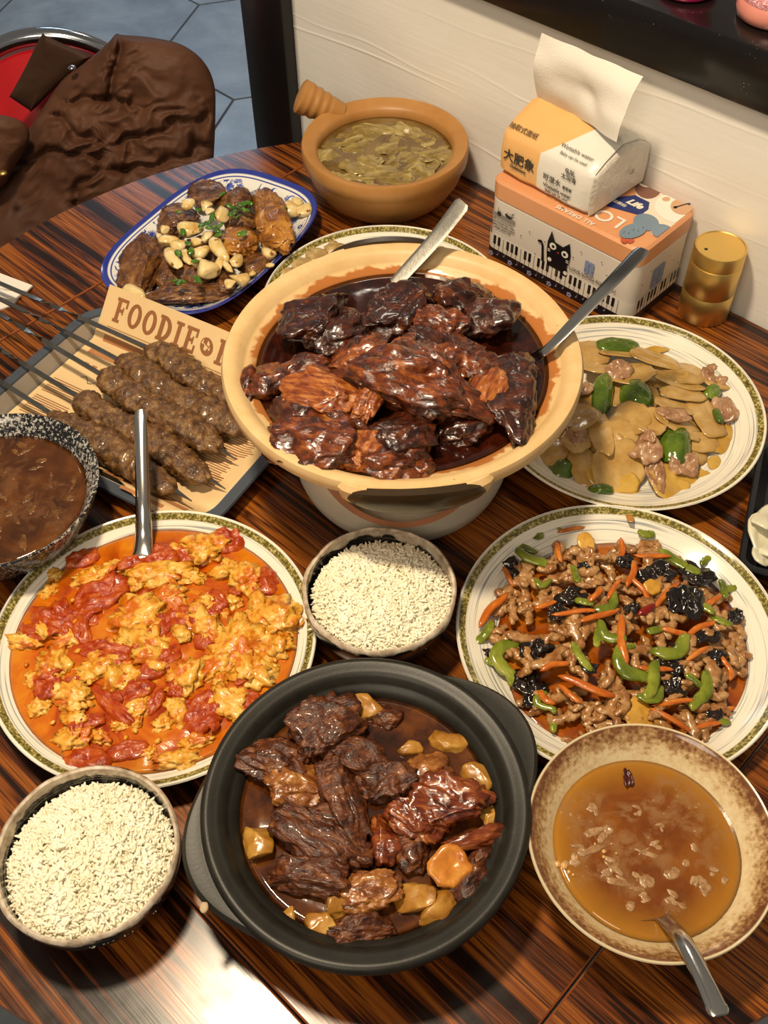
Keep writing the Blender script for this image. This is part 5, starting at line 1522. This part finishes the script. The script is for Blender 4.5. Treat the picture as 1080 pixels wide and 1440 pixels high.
def wrap_band(name, z0, z1, off, mat, parent=None):
    r = .0135; n = 10
    pts = [(.0, TD*.5)]+[(r-r*math.cos(a), r-r*math.sin(a)) for a in np.linspace(0, math.pi/2, n)]+[(TW-r+r*math.sin(a), r-r*math.cos(a)) for a in np.linspace(0, math.pi/2, n)]+[(TW, TD-r)]
    vs = []; fs = []
    cx, cy = TW/2, TD/2
    for x, y in pts:
        k = Vector((x-cx, y-cy)); k = Vector((x, y))+Vector((math.copysign(off, k.x) if abs(k.x) > cx-r else 0, math.copysign(off, k.y) if abs(k.y) > cy-r else 0))
        vs += [(k.x, k.y, z0), (k.x, k.y, z1)]
    for i in range(len(pts)-1): fs.append((2*i, 2*i+2, 2*i+3, 2*i+1))
    return link(name, mesh(name, vs, fs), parent or tin, mat=mat)
wrap_band('black_border', .001, .0125, -.0004, M['tin_black'])
wrap_band('piano_key_strip', .0125, .031, -.0004, M['white_ink'])
def front(x, z): return Vector((x, -.0008, z))
FR = (math.radians(90), 0, 0); SR = (math.radians(90), 0, math.radians(90))
keys = []; lns = []
k = 0
x = .014
while x < TW-.014:
    lns.append(rect(x-.0003, .0125, x+.0003, .031))
    if k % 7 not in (2, 6): keys.append(rect(x-.0018, .0195, x+.0018, .031))
    x += .0064; k += 1
link('black_keys', flat_polys('black_keys', keys), tin, (0, -.0006, 0), FR, mat=M['tin_black'])
link('key_lines', flat_polys('key_lines', lns), tin, (0, -.0006, 0), FR, mat=M['ink_grey'])
keys = []; lns = []
x = .014; k = 0
while x < TD-.012:
    lns.append(rect(x-.0003, .0125, x+.0003, .031))
    if k % 7 not in (2, 6): keys.append(rect(x-.0018, .0195, x+.0018, .031))
    x += .0064; k += 1
link('black_keys', flat_polys('black_keys', keys), tin, (TW+.0006, 0, 0), SR, mat=M['tin_black'])
link('key_lines', flat_polys('key_lines', lns), tin, (TW+.0006, 0, 0), SR, mat=M['ink_grey'])
fl = []
for i in range(20):
    cx, cz = .01+.0095*i, .0045+.004*(i*7 % 3)/2
    if i % 3 == 0: fl += [ell(cx+.0022*math.cos(a), cz+.0022*math.sin(a), .0014, .0014, 0, 8) for a in np.linspace(0, 5.03, 5)]
    else: fl += [ell(cx, cz, .0011, .0009, .3, 8), rect(cx+.0007, cz, cx+.0011, cz+.004)]
link('flower_print', flat_polys('flower_print', fl), tin, (0, -.0006, 0), FR, mat=simple('lilac_ink', '#8e93b8', .4))
# sitting cat and lettering on the front
cat = [(.092, .029), (.0905, .038), (.0895, .046), (.0895, .056), (.0925, .0690), (.0975, .0585), (.1065, .0575), (.1130, .0650), (.1155, .0520), (.1150, .0440), (.1130, .038), (.1150, .030), (.1145, .026), (.1095, .026), (.1080, .029)]
CS = lambda pl: [(.102+(x-.102)*1.22, .029+(z-.029)*1.12) for x, z in pl]
link('cat_print', flat_polys('cat_print', [CS(cat)]), tin, front(0, 0), FR, mat=M['tin_black'])
tail = [(.0880, .030), (.0865, .040), (.0855, .049), (.0830, .0530), (.0795, .0525), (.0785, .0500), (.0805, .0495), (.0828, .0500), (.0835, .0460), (.0845, .038), (.0850, .030)]
link('cat_tail_print', flat_polys('cat_tail_print', [CS(tail)]), tin, front(0, 0), FR, mat=M['tin_black'])
link('cat_eyes', flat_polys('cat_eyes', [CS(e_) for e_ in [ell(.0958, .0530, .0037, .0037), ell(.1095, .0505, .0037, .0037)]]), tin, front(0, 0)+Vector((0, -.0002, 0)), FR, mat=M['white_ink'])
link('cat_pupils', flat_polys('cat_pupils', [CS(e_) for e_ in [ell(.0962, .0530, .0016, .0016), ell(.1092, .0505, .0016, .0016)]]), tin, front(0, 0)+Vector((0, -.0004, 0)), FR, mat=M['tin_black'])
link('cat_nose', flat_polys('cat_nose', [CS(e_) for e_ in [ell(.1022, .0485, .0012, .0010)]]), tin, front(0, 0)+Vector((0, -.0003, 0)), FR, mat=simple('pink_ink', '#a03a38', .5))
link('cat_whiskers', flat_polys('cat_whiskers', [CS(e_) for e_ in [rect(.0905, .0475, .0935, .0481), rect(.0905, .0455, .0935, .0461), rect(.1115, .0445, .1145, .0451), rect(.1115, .0425, .1145, .0431), ell(.0940, .0365, .0022, .0022), ell(.1128, .0300, .0022, .0022)]]), tin, front(0, 0)+Vector((0, -.0003, 0)), FR, mat=M['white_ink'])
def lettering(body, parent, loc, rot, size, mat, bold=0, shear=0, name='lettering', spacing=1.0):
    return link(name, text_mesh(name, body, size, bold, shear, spacing), parent, loc, rot, mat=mat)
lettering('LOVE SONG FOR YOU', tin, front(.150, .0395), FR, .0062, M['ink_grey'])
wn = []
for dx in (0, .0064):
    for dz in (0, .0082): wn.append(rect(.138+dx, .0440+dz, .1435+dx, .0515+dz))
link('window_print', flat_polys('window_print', wn), tin, front(0, 0), FR, mat=simple('light_blue_ink', '#7f8fb8', .4))
wn = []
for dx in (0, .0115):
    for dz in (0, .0135): wn.append(rect(.034+dx, .0345+dz, .0440+dx, .0470+dz))
link('window_print', flat_polys('window_print', wn), tin, (TW+.0004, 0, 0), SR, mat=bpy.data.materials['light_blue_ink'])
link('shelf_print', flat_polys('shelf_print', [rect(.008, .0575, .040, .0620)]), tin, front(0, 0), FR, mat=simple('mid_grey_ink', '#8a8580', .5))
link('small_cat_print', flat_polys('small_cat_print', [ell(.031, .0635, .0042, .0020), ell(.0275, .0650, .0018, .0018), rect(.0350, .0630, .0358, .0695), rect(.0350, .0690, .0385, .0698), ell(.0175, .0620, .0030, .0030), rect(.0155, .0640, .0160, .0700)]), tin, front(0, 0)+Vector((0, -.0002, 0)), FR, mat=M['tin_black'])
for k, tx in enumerate(('At the sharing lilting', 'take a broad over cloud', 'replace a vocalist speech', 'similar grow yet!')):
    lettering(tx, tin, front(.024, .0535-.0036*k), FR, .0034, M['ink_grey'])
dots = [ell(.05+.011*k, .048+.014*math.sin(k*2.3), .0008, .0010, 0, 6) for k in range(4)]+[ell(.122+.009*k, .055+.012*math.sin(k*1.9), .0008, .0010, 0, 6) for k in range(8)]
link('dot_print', flat_polys('dot_print', dots), tin, front(0, 0), FR, mat=M['ink_grey'])
link('dot_print', flat_polys('dot_print', [ell(.014+.012*k, .052+.012*math.sin(k*1.9), .0008, .0010, 0, 6) for k in range(7)]), tin, (TW+.0004, 0, 0), SR, mat=M['ink_grey'])
# lid art
TOm = Matrix.Rotation(TA, 4, 'Z')
TOm.translation = TO
TOi = TOm.inverted()
kl = Crop(660, 220, 3.0)
def lidp(cx, cy): q = TOi @ P(*kl(cx, cy), THH); return (q.x, q.y)
def lid_poly(pts): return [lidp(*p) for p in pts]
def lid_print(name, polys, mat, lvl): return link(name, flat_polys(name, polys), lid, (0, 0, THH+.00015*lvl), mat=mat)
def blobpoly(cx, cy, rx, ry, rot=0, n=26): return [lidp(*p) for p in ell(cx, cy, rx, ry, rot, n)]
def clipin(pl): return [(min(TW-.004, max(.004, x)), min(TD-.004, max(.004, y))) for x, y in pl]
M['art_cream'] = simple('cream_art_ink', '#e3d6c4', .35, var=.02); M['art_brown'] = simple('brown_art_ink', '#7c5548', .35, var=.03)
M['art_blue'] = simple('slate_blue_art_ink', '#73889c', .35, var=.05); M['art_tan'] = simple('tan_art_ink', '#c99f7c', .35, var=.03); M['art_navy'] = simple('navy_art_ink', '#22306e', .35, var=.03)
lid_print('striped_print', [clipin(lid_poly([(745, 60), (880, 100), (1000, 180), (985, 260), (830, 350), (770, 330), (700, 150)]))], M['art_cream'], 1)
lid_print('navy_label', [clipin(lid_poly([(600, 175), (700, 165), (760, 195), (755, 225), (720, 250), (560, 205)]))], M['art_navy'], 2)
lid_print('brown_bear_print', [clipin(blobpoly(755, 130, 58, 50))], M['art_brown'], 3)
lid_print('bear_face_print', [clipin(blobpoly(750, 112, 36, 20))], M['art_cream'], 4)
lid_print('blue_stripe_print', [clipin(lid_poly([(815, 140), (850, 112), (900, 120), (960, 140), (990, 165), (985, 180), (900, 150)]))], M['art_blue'], 3)
lid_print('white_dog_print', [clipin(blobpoly(872, 222, 92, 60, .2))], simple('white_art_ink', '#ece4d8', .35, var=.02), 4)
lid_print('dog_patch_print', [clipin(blobpoly(898, 215, 50, 34, .1))], M['art_tan'], 5)
lid_print('dog_muzzle_print', [lid_poly([(865, 216), (920, 200), (922, 204), (867, 221)]), blobpoly(868, 218, 9, 5), blobpoly(926, 204, 7, 4)], M['tin_black'], 6)
lid_print('cheek_print', [blobpoly(830, 183, 17, 9)], M['art_tan'], 6)
for lv_, (a_, b_, c_, d_, e_) in enumerate([(745, 280, 55, 35, .2), (815, 320, 50, 30, .2), (690, 318, 60, 30, -.25)]):
    lid_print('blue_sleeve_print', [clipin(blobpoly(a_, b_, c_, d_, e_))], M['art_blue'], 5+2*lv_)
lid_print('sleeve_marks', [blobpoly(652+20*k, 325-5*k+9*(k % 2), 5, 1.2, -1.2, 8) for k in range(5)], M['tin_black'], 11)
lid_print('orange_leaf_print', [blobpoly(652, 358, 16, 9, .4), blobpoly(680, 360, 16, 9, -.3)], simple('red_art_ink', '#c4583c', .4), 6)
def lid_text(body, cx, cy, size, mat, rot, bold=0, lvl=5, shear=0):
    q = lidp(cx, cy)
    return link('lettering', text_mesh('lettering', body, size, bold, shear), lid, (q[0], q[1], THH+.00015*lvl), (0, 0, rot), mat=mat)
lid_text('LO', 592, 262, .027, M['white_ink'], math.pi, .0003)
lid_text('ALL DREAMS', 447, 250, .0088, M['white_ink'], math.pi, .0001)
lid_text('Life', 698, 203, .013, M['white_ink'], -.02, .0006, 5, .3)
lid_text('猫缤纷', 632, 200, .006, M['white_ink'], 0, 0, 5)

# ------------------------------------------------------------------ tissue pack on the tin
QA = math.radians(-46)
QO = Vector((.1336, 1.0335, TZ+THH+.0008))
pack = thing('tissue_pack', 'orange and white plastic tissue pack with a pulled sheet on the tin', 'tissue pack', QO, QA)
def mat_pack():
    t = NT('printed_pack_film'); v = t.coord()
    x = t.n('ShaderNodeSeparateXYZ'); t.l(v, x.inputs[0])
    b = t.math('ADD', .054, t.math('MULTIPLY', t.math('MAXIMUM', 0.0, t.math('SUBTRACT', x.outputs[2], .046)), 1.5))
    k = t.step(t.math('SUBTRACT', x.outputs[0], b), -.0006, .0006)
    c = t.mix(k, hexc('#e6b270'), hexc('#e3dfd6'))
    t.bump(t.noise(t.mapping(v, (1, 1, 1)), 30, 4, .6, 1.0, False), .35, .004)
    return t.out(c, .3, None, .2, .5)
M['pack'] = mat_pack()
PW, PD, PH = .1225, .100, .070
def pack_mesh():
    secs = []
    for i in range(25):
        t_ = i/24; x = PW*t_
        e = min(1, min(t_, 1-t_)/.05)
        k = .94+.06*math.sqrt(e)
        top = PH*(.90+.10*math.sqrt(e))
        prof = [(0.004, .001), (0, .006), (-.0012, .026), (.001, .044), (.004, .049), (.020, .0585), (.040, .0665*1.0), (.050, PH), (.062, .0665), (.080, .0605), (.096, .051), (.0995, .046), (.1012, .026), (.100, .006), (.096, .001)]
        ring = []
        for y, z in prof:
            yy = PD/2+(y-PD/2)*k; zz = min(z, .049)+max(0, z-.049)*(top/PH-.0)*1.0 if e < 1 else z
            w = .0010*noise.noise(Vector((x*45, y*45, z*45)))
            ring.append((x, yy+w, max(.0003, zz*(.985+.015*e)+w)))
        secs.append(ring)
    return loft('wrap', secs, 30)
link('wrap', pack_mesh(), pack, mat=M['pack'])
# crumpled clear film folded over the end
fs_ = []
for i in range(13):
    t_ = i/12
    ring = []
    for y, z in [(0.003, .001), (.0, .024), (.003, .046), (.022, .056), (.050, .064), (.078, .057), (.097, .047), (.100, .024), (.097, .001)]:
        k = 1-.10*t_**2
        ring.append((PW+.001+.0045*t_+.0016*noise.noise(Vector((y*90, z*90, 1)))*t_, PD/2+(y-PD/2)*k, .03+(z-.03)*k+.001*noise.noise(Vector((y*60, z*60, t_)))))
    fs_.append(ring)
M['film'] = NT('milky_film')
M['film'].bump(M['film'].noise(M['film'].coord(), 90, 4, .6, 1.5, False), .6, .004)
M['film'] = M['film'].out(hexc('#d3ccbf'), .22, None, .3, .5)
link('end_fold', loft('end_fold', fs_, 30), pack, mat=M['film'])
def tissue_mesh():
    n1, n2 = 40, 30; vs = []; fs = []
    for i in range(n1+1):
        s_ = i/n1
        for j in range(n2+1):
            t_ = j/n2
            x = .004+.124*s_+.002*t_
            fwd_ = max(0, s_-.38)/.62
            y = .052-.026*fwd_**1.3*(1-t_)**.9-.020*math.sin(t_*2.2)*(1-.35*s_)+.008*t_
            z = .0690+.010*fwd_**1.5*(1-t_)**1.5+.074*t_*(1-.04*s_)
            y += .0035*noise.noise(Vector((s_*3, t_*3, 1)))+.005*math.exp(-((s_-.72+t_*.3)/.10)**2)*math.exp(-((t_-.42)/.2)**2)
            z += .002*noise.noise(Vector((s_*4, t_*2, 7)))
            vs.append((x, y, z))
    n = len(vs); vs += [(a, b+.0006, c+.0002) for a, b, c in vs]
    for i in range(n1):
        for j in range(n2):
            a = i*(n2+1)+j
            fs.append((a, a+n2+1, a+n2+2, a+1)); fs.append((n+a, n+a+1, n+a+n2+2, n+a+n2+1))
    return mesh('tissue_sheet', vs, fs)
tm = NT('embossed_tissue'); tmv = tm.coord()
tm.bump(tm.voro(tmv, 620), .35, .0006)
M['tissue'] = tm.out(hexc('#e9e4da'), .8, None, 0, .2)
link('tissue_sheet', tissue_mesh(), pack, mat=M['tissue'])
PKF = lambda x, z: Vector((x, -.0022, z))
M['ink_pack'] = simple('dark_pack_ink', '#38322a', .5, var=.02)
for body, x, z, sz, bold in [('大肥象', .0285, .0265, .0145, .00022), ('Dafeixiang', .0280, .0165, .0052, .0001), ('可湿水', .0745, .0240, .0082, .0), ('更柔韧', .0955, .0225, .0042, .0), ('Wettable water', .0830, .0150, .0058, .00005), ('Baby can be used', .0830, .0095, .0044, 0), ('亲肤', .0960, .0430, .0066, 0), ('太润滑', .0955, .0355, .0066, 0)]:
    lettering(body, pack, PKF(x, z), FR, sz, M['ink_pack'], bold)
slope = math.atan2(.0095, .016)
for body, x, y, z, sz, mk_ in [('抽取式面纸', .0220, .0105, .0535, .0078, 'ink_pack'), ('Wettable water', .0910, .0150, .0563, .0066, 'ink_grey'), ('Baby can be used', .0920, .0080, .0523, .0050, 'ink_grey')]:
    lettering(body, pack, (x, y-.0010, z+.0012), (slope, 0, 0), sz, M[mk_])
lettering('CE', pack, (PW+.0085, .062, .030), SR, .0066, M['ink_grey'])

# ------------------------------------------------------------------ brass shaker
SH = UV(-.3742, .9040, TZ)
shk = thing('toothpick_shaker', 'gold brass shaker with a holed lid between the tin and the wall', 'shaker', SH)
link('body', lathe('body', [(0, 0), (.0262, 0), (.0275, .0012), (.0278, .034), (.0273, .0345), (.0273, .0352), (.0278, .0357), (.0278, .0700), (.0270, .0712), (0, .0712)], 80), shk, mat=M['brass'])
lidb = link('lid', lathe('lid', [(0, .0712), (.0268, .0712), (.0268, .0735), (.0276, .0740), (.0276, .0865), (.0268, .0885), (.0258, .0888), (.0250, .0878), (0, .0876)], 80), shk, mat=M['brass'])
link('pour_hole', lathe('pour_hole', [(0, .0873), (.0020, .0873), (.0020, .0879), (0, .0879)], 20), lidb, (-.0165, -.004, 0), mat=M['tin_black'])

# ------------------------------------------------------------------ black dish with pale slices at the right edge
M['melamine'] = simple('black_melamine', '#1b1c20', .3, var=.05)
DA = math.atan2(.671-.561, .359-.318)
DO = P(1045, 785, .024)
dish = thing('condiment_dish', 'black rectangular dish holding white radish slices beside the pork plate', 'dish', (DO.x, DO.y, TZ), DA)
# local x runs away along the dish side, local -y to the right
def dishp(x0, x1, y0, y1):
    c = ((x0+x1)/2, (y0+y1)/2); hx, hy = (x1-x0)/2, (y1-y0)/2
    R_ = lambda ins, z, r: [(p[0]+c[0], p[1]+c[1], z) for p in rrect(hx-ins, hy-ins, r, z, 5)]
    return loft('shell', [R_(.014, 0, .008), R_(.002, .020, .012), R_(0, .0235, .013), R_(.0012, .0255, .013), R_(.0055, .0255, .010), R_(.008, .020, .009), R_(.017, .005, .006)], 40)
link('shell', dishp(-.012, .150, -.115, .004), dish, mat=M['melamine'])
link('divider', box_mesh('divider', .066, .072, -.103, -.010, .005, .0225, .0015), dish, mat=M['melamine'])
M['radish'] = food('pickled_white_radish', [(.3, '#c9c3a4'), (.6, '#dad5bb'), (.85, '#e6e2cc')], 30, rough=.25, coat=.3, bump=.15)
for k, (x, y, z, r1, r2, tx, ty, rz) in enumerate([(.030, -.014, .024, .024, .016, .3, -.2, .3), (.050, -.018, .030, .026, .014, -.2, .25, -.5), (.022, -.028, .026, .022, .018, .1, .4, 1.2), (.036, -.052, .027, .026, .018, .2, -.1, 2.0), (.020, -.070, .024, .024, .018, .0, .2, .7), (.046, -.075, .026, .024, .016, -.2, 0, 1.6), (.012, -.016, .022, .018, .010, .3, .3, -.2)]):
    link('radish_slice', sheet('radish_slice', 900+k, r1, r2, .0045, .25, .12, .15, corner=.5), None, (dish.matrix_basis @ Vector((x, y, z))), (tx, ty, DA+rz), None, M['radish'], 'pale pickled radish slice in the black dish', 'radish', 'radish slices in the black dish')

# ------------------------------------------------------------------ pink ornaments on the ledge
M['pink'] = simple('hot_pink_resin', '#d8236e', .25, coat=.5)
M['salmon'] = simple('salmon_pink_resin', '#dd8f80', .25, coat=.5)
gt = NT('pink_glitter'); gv = gt.coord()
gc = gt.ramp(gt.voro(gv, 900, 'F1', 'Color'), [(.2, '#c96a78'), (.6, '#e8a0a6'), (.95, '#fff0f0')])
gt.bump(gt.voro(gv, 900), .8, .001)
M['glitter'] = gt.out(gc, .3, None, .4, .6)
lz = TZ+LEDGE_Z1
o1 = thing('ornament', 'hot pink round based ornament on the black ledge', 'ornament', UV(-.512, .972, lz))
link('base', lathe('base', [(0, 0), (.024, 0), (.029, .003), (.030, .008), (.027, .013), (.020, .016), (0, .016)], 48), o1, mat=M['pink'])
link('figure', lathe('figure', [(0, .015), (.016, .015), (.020, .024), (.021, .04), (.016, .058), (.010, .066), (0, .069)], 40), o1, mat=M['pink'])
o2 = thing('ornament', 'salmon ornament with pink glitter ring on the black ledge', 'ornament', UV(-.420, .984, lz))
link('base', lathe('base', [(0, 0), (.030, 0), (.036, .003), (.038, .010), (.037, .017), (.034, .021), (0, .021)], 56), o2, mat=M['salmon'])
link('glitter_ring', lathe('glitter_ring', [(0, .019), (.0355, .019), (.0365, .023), (.033, .030), (.024, .034), (0, .034)], 56), o2, mat=M['glitter'])
link('figure', lathe('figure', [(0, .033), (.018, .033), (.019, .045), (.017, .06), (.022, .075), (.02, .095), (0, .105)], 40), o2, mat=M['salmon'])

# ------------------------------------------------------------------ chair with the jacket
M['red'] = simple('red_leatherette', '#b8141d', .32, var=.1, vscale=25, bump=.15, bscale=220)
M['chrome'] = simple('chrome_tube', '#a9adb4', .14, 1.0, var=.04)
bt = P(78, 50, .035)
CH = Vector((bt.x, bt.y-.235, 0))
CA = math.radians(6)
chair = thing('dining_chair', 'red upholstered chair with chrome frame under the brown jacket', 'chair', CH, CA)
def arch(hw, zb, zt, k, n=40):
    pts = []
    for i in range(n+1):
        x = -hw+2*hw*i/n
        pts.append((x, zt-k*(1-math.sqrt(max(0, 1-(x/hw)**2)))))
    return [(-hw, zb)]+pts+[(hw, zb)]
BT = TZ+.035
def back_y(z): return .165+.07*(z-.45)/(BT-.45)
fr = [(x, back_y(z), z) for x, z in arch(.20, .44, BT, .24)]
link('frame', tube_mesh('frame', fr, .0125, 14), chair, mat=M['chrome'])
ins = arch(.183, .50, BT-.016, .222)
bm = bmesh.new()
fv = [bm.verts.new((x, back_y(z)-.016, z)) for x, z in ins]; bv = [bm.verts.new((x, back_y(z)+.016, z)) for x, z in ins]
cf = bm.verts.new((0, back_y(.62)-.034, .62)); cb = bm.verts.new((0, back_y(.62)+.026, .62))
n = len(ins)
for i in range(n):
    k = (i+1) % n
    bm.faces.new((fv[i], fv[k], cf)); bm.faces.new((bv[k], bv[i], cb)); bm.faces.new((fv[k], fv[i], bv[i], bv[k]))
bk = bm_mesh('backrest', bm, True)
link('backrest', bk, chair, mat=M['red'])
link('seat', lathe('seat', [(0, .435), (.19, .435), (.205, .45), (.205, .475), (.19, .488), (0, .494)], 60), chair, mat=M['red'])
link('seat_ring', lathe('seat_ring', [(.200, .432), (.212, .432), (.214, .452), (.204, .454), (.200, .432)], 60), chair, mat=M['chrome'])
for sx_ in (-1, 1):
    for sy_ in (-1, 1):
        link('leg', tube_mesh('leg', [(sx_*.15, sy_*.14, .436), (sx_*.18, sy_*.18, .2), (sx_*.20, sy_*.21, 0)], .011, 12), chair, mat=M['chrome'])

M['jacket'] = None
jt = NT('brown_nylon'); jv = jt.coord()
jc = jt.ramp(jt.noise(jv, 12, 3, .5, 0, False), [(.3, '#4a2e20'), (.7, '#5d3c2a')])
jt.bump(jt.noise(jt.mapping(jv, (1, 1, 1)), 40, 3, .5, 1.0, False), .08, .004)
M['jacket'] = jt.out(jc, .62, None, 0, .25)
M['jacket_dark'] = simple('dark_brown_nylon', '#3f291c', .62, spec=.25, var=.1)
jacket = thing('jacket', 'brown puffer jacket draped over the red chair', 'jacket', (CH.x+.14, CH.y-.05, .494), 0)
def pillow(name, outline, zfun, bulge, back, wr, seed, nr=26, na=96, center=None, quilt=None):
    """closed puffed shape over an outline seen in the photo; zfun gives the height of each point"""
    pts = [Vector(p) for p in outline]
    c = Vector(center) if center else sum(pts, Vector((0, 0)))/len(pts)
    segs = []; tot = 0
    n = len(pts)
    cl = catmull([Vector((p.x, p.y, 0)) for p in pts+[pts[0]]], 14)
    m_ = len(cl)-1
    bd = [cl[int(i*m_/na)] for i in range(na)]
    front_ = []; back_ = []
    nv = (Vector((0, 0, CAM_H+TZ))-P(c.x, c.y, zfun(c.x, c.y))).normalized()
    for i in range(nr+1):
        t_ = i/nr
        for b in bd:
            x = c.x+(b.x-c.x)*t_; y = c.y+(b.y-c.y)*t_
            q = P(x, y, zfun(x, y))
            dome = (1-t_**3.2)**.5
            u = Vector((x/60, y/60, seed))
            wrn = 0
            # long soft folds plus short crumples
            wx = x+9*noise.noise(Vector((x/30, y/30, seed+2))); wy = y+9*noise.noise(Vector((x/30, y/30, seed+6)))
            wrn += .9*noise.noise(Vector((wx/90, wy/80, seed)))
            near = 0
            for pl in (quilt or ()):
                best = 1e9
                for (x0_, y0_), (x1_, y1_) in zip(pl, pl[1:]):
                    dx, dy = x1_-x0_, y1_-y0_; L2 = dx*dx+dy*dy
                    k_ = max(0, min(1, ((wx-x0_)*dx+(wy-y0_)*dy)/L2))
                    best = min(best, math.hypot(wx-x0_-k_*dx, wy-y0_-k_*dy))
                wrn -= .55*math.exp(-(best/4.5)**2)+.35*math.exp(-(best/13)**2)
                near = max(near, math.exp(-(best/24)**2))
            wrn += (.25+.9*near)*(.28-abs(noise.noise(Vector(((wx*.5+wy*.85)/19, (wy-wx*.8)/38, seed)))))
            wrn += .30*near*(.28-abs(noise.noise(Vector(((wx*.9-wy*.4)/13, (wy+wx*.5)/22, seed+4)))))
            wrn += .35*(.3-abs(noise.noise(Vector(((wx*.8+wy*.5)/75, (wy-wx*.45)/34, seed+9)))))
            wrn += (.10+.14*near)*(.3-abs(noise.noise(Vector(((wx*.6+wy*.7)/17, (wy-wx*.7)/8, seed+13)))))
            f_ = q+nv*(bulge*dome+wr*wrn*min(1, dome*1.4))
            front_.append(f_); back_.append(q-nv*(back*dome))
    vs = front_+back_; N = len(front_); fs = []
    for i in range(nr):
        for j in range(na):
            k = (j+1) % na
            a, b2, c2, d2 = i*na+j, i*na+k, (i+1)*na+k, (i+1)*na+j
            fs.append((a, b2, c2, d2)); fs.append((N+a, N+d2, N+c2, N+b2))
    me = mesh(name, vs, fs)
    bm = bmesh.new(); bm.from_mesh(me); bmesh.ops.remove_doubles(bm, verts=bm.verts, dist=1e-5); bmesh.ops.recalc_face_normals(bm, faces=bm.faces); bm.to_mesh(me); bm.free()
    me.polygons.foreach_set('use_smooth', [True]*len(me.polygons))
    for v_ in me.vertices: v_.co -= jacket.location
    return me
jz = lambda x, y: .075-.26*max(0, (y-60))/290
qp = lambda *pts: [(a/2.2, 3+b/2.2) for a, b in pts]
link('body', pillow('body', [(60, 152), (88, 112), (122, 86), (150, 62), (163, 48), (172, 49), (215, 53), (256, 63), (286, 86), (301, 118), (303, 160), (300, 230), (294, 290), (200, 345), (100, 385), (0, 425), (-70, 400), (-60, 330), (0, 238), (30, 195)], jz, .055, .06, .022, 3, 60, 200, (160, 215),
     [qp((60, 330), (170, 350), (240, 400), (330, 440), (420, 420), (520, 395), (680, 340)), qp((0, 540), (60, 500), (160, 465), (280, 480), (390, 520)), qp((235, 640), (240, 560), (320, 520), (440, 515), (680, 430)), qp((110, 255), (220, 310), (330, 300), (430, 330)), qp((360, 100), (375, 180), (330, 300))]), jacket, mat=M['jacket'])
link('sleeve', pillow('sleeve', [(-60, 175), (-10, 162), (20, 166), (38, 178), (40, 200), (20, 235), (0, 265), (-60, 300)], lambda x, y: .02-.2*(y-165)/200, .035, .04, .020, 8, 20, 70), jacket, mat=M['jacket'])
link('collar_flap', pillow('collar_flap', [(13, 136), (34, 98), (58, 50), (64, 50), (90, 62), (126, 77), (124, 84), (84, 118), (46, 155), (40, 154)], lambda x, y: .075-.10*(y-55)/100, .012, .010, .006, 12, 14, 60), jacket, mat=M['jacket_dark'], label='darker folded collar flap')
sn = blob('snap_button', 2, .006, .006, .003, 2, 0)
link('snap_button', sn, jacket, P(101, 95, .062)-jacket.location, mat=M['chrome'], label='small metal snap')
link('snap_button', sn, jacket, P(4, 243, -.030)-jacket.location, mat=M['brass'], label='small metal snap')
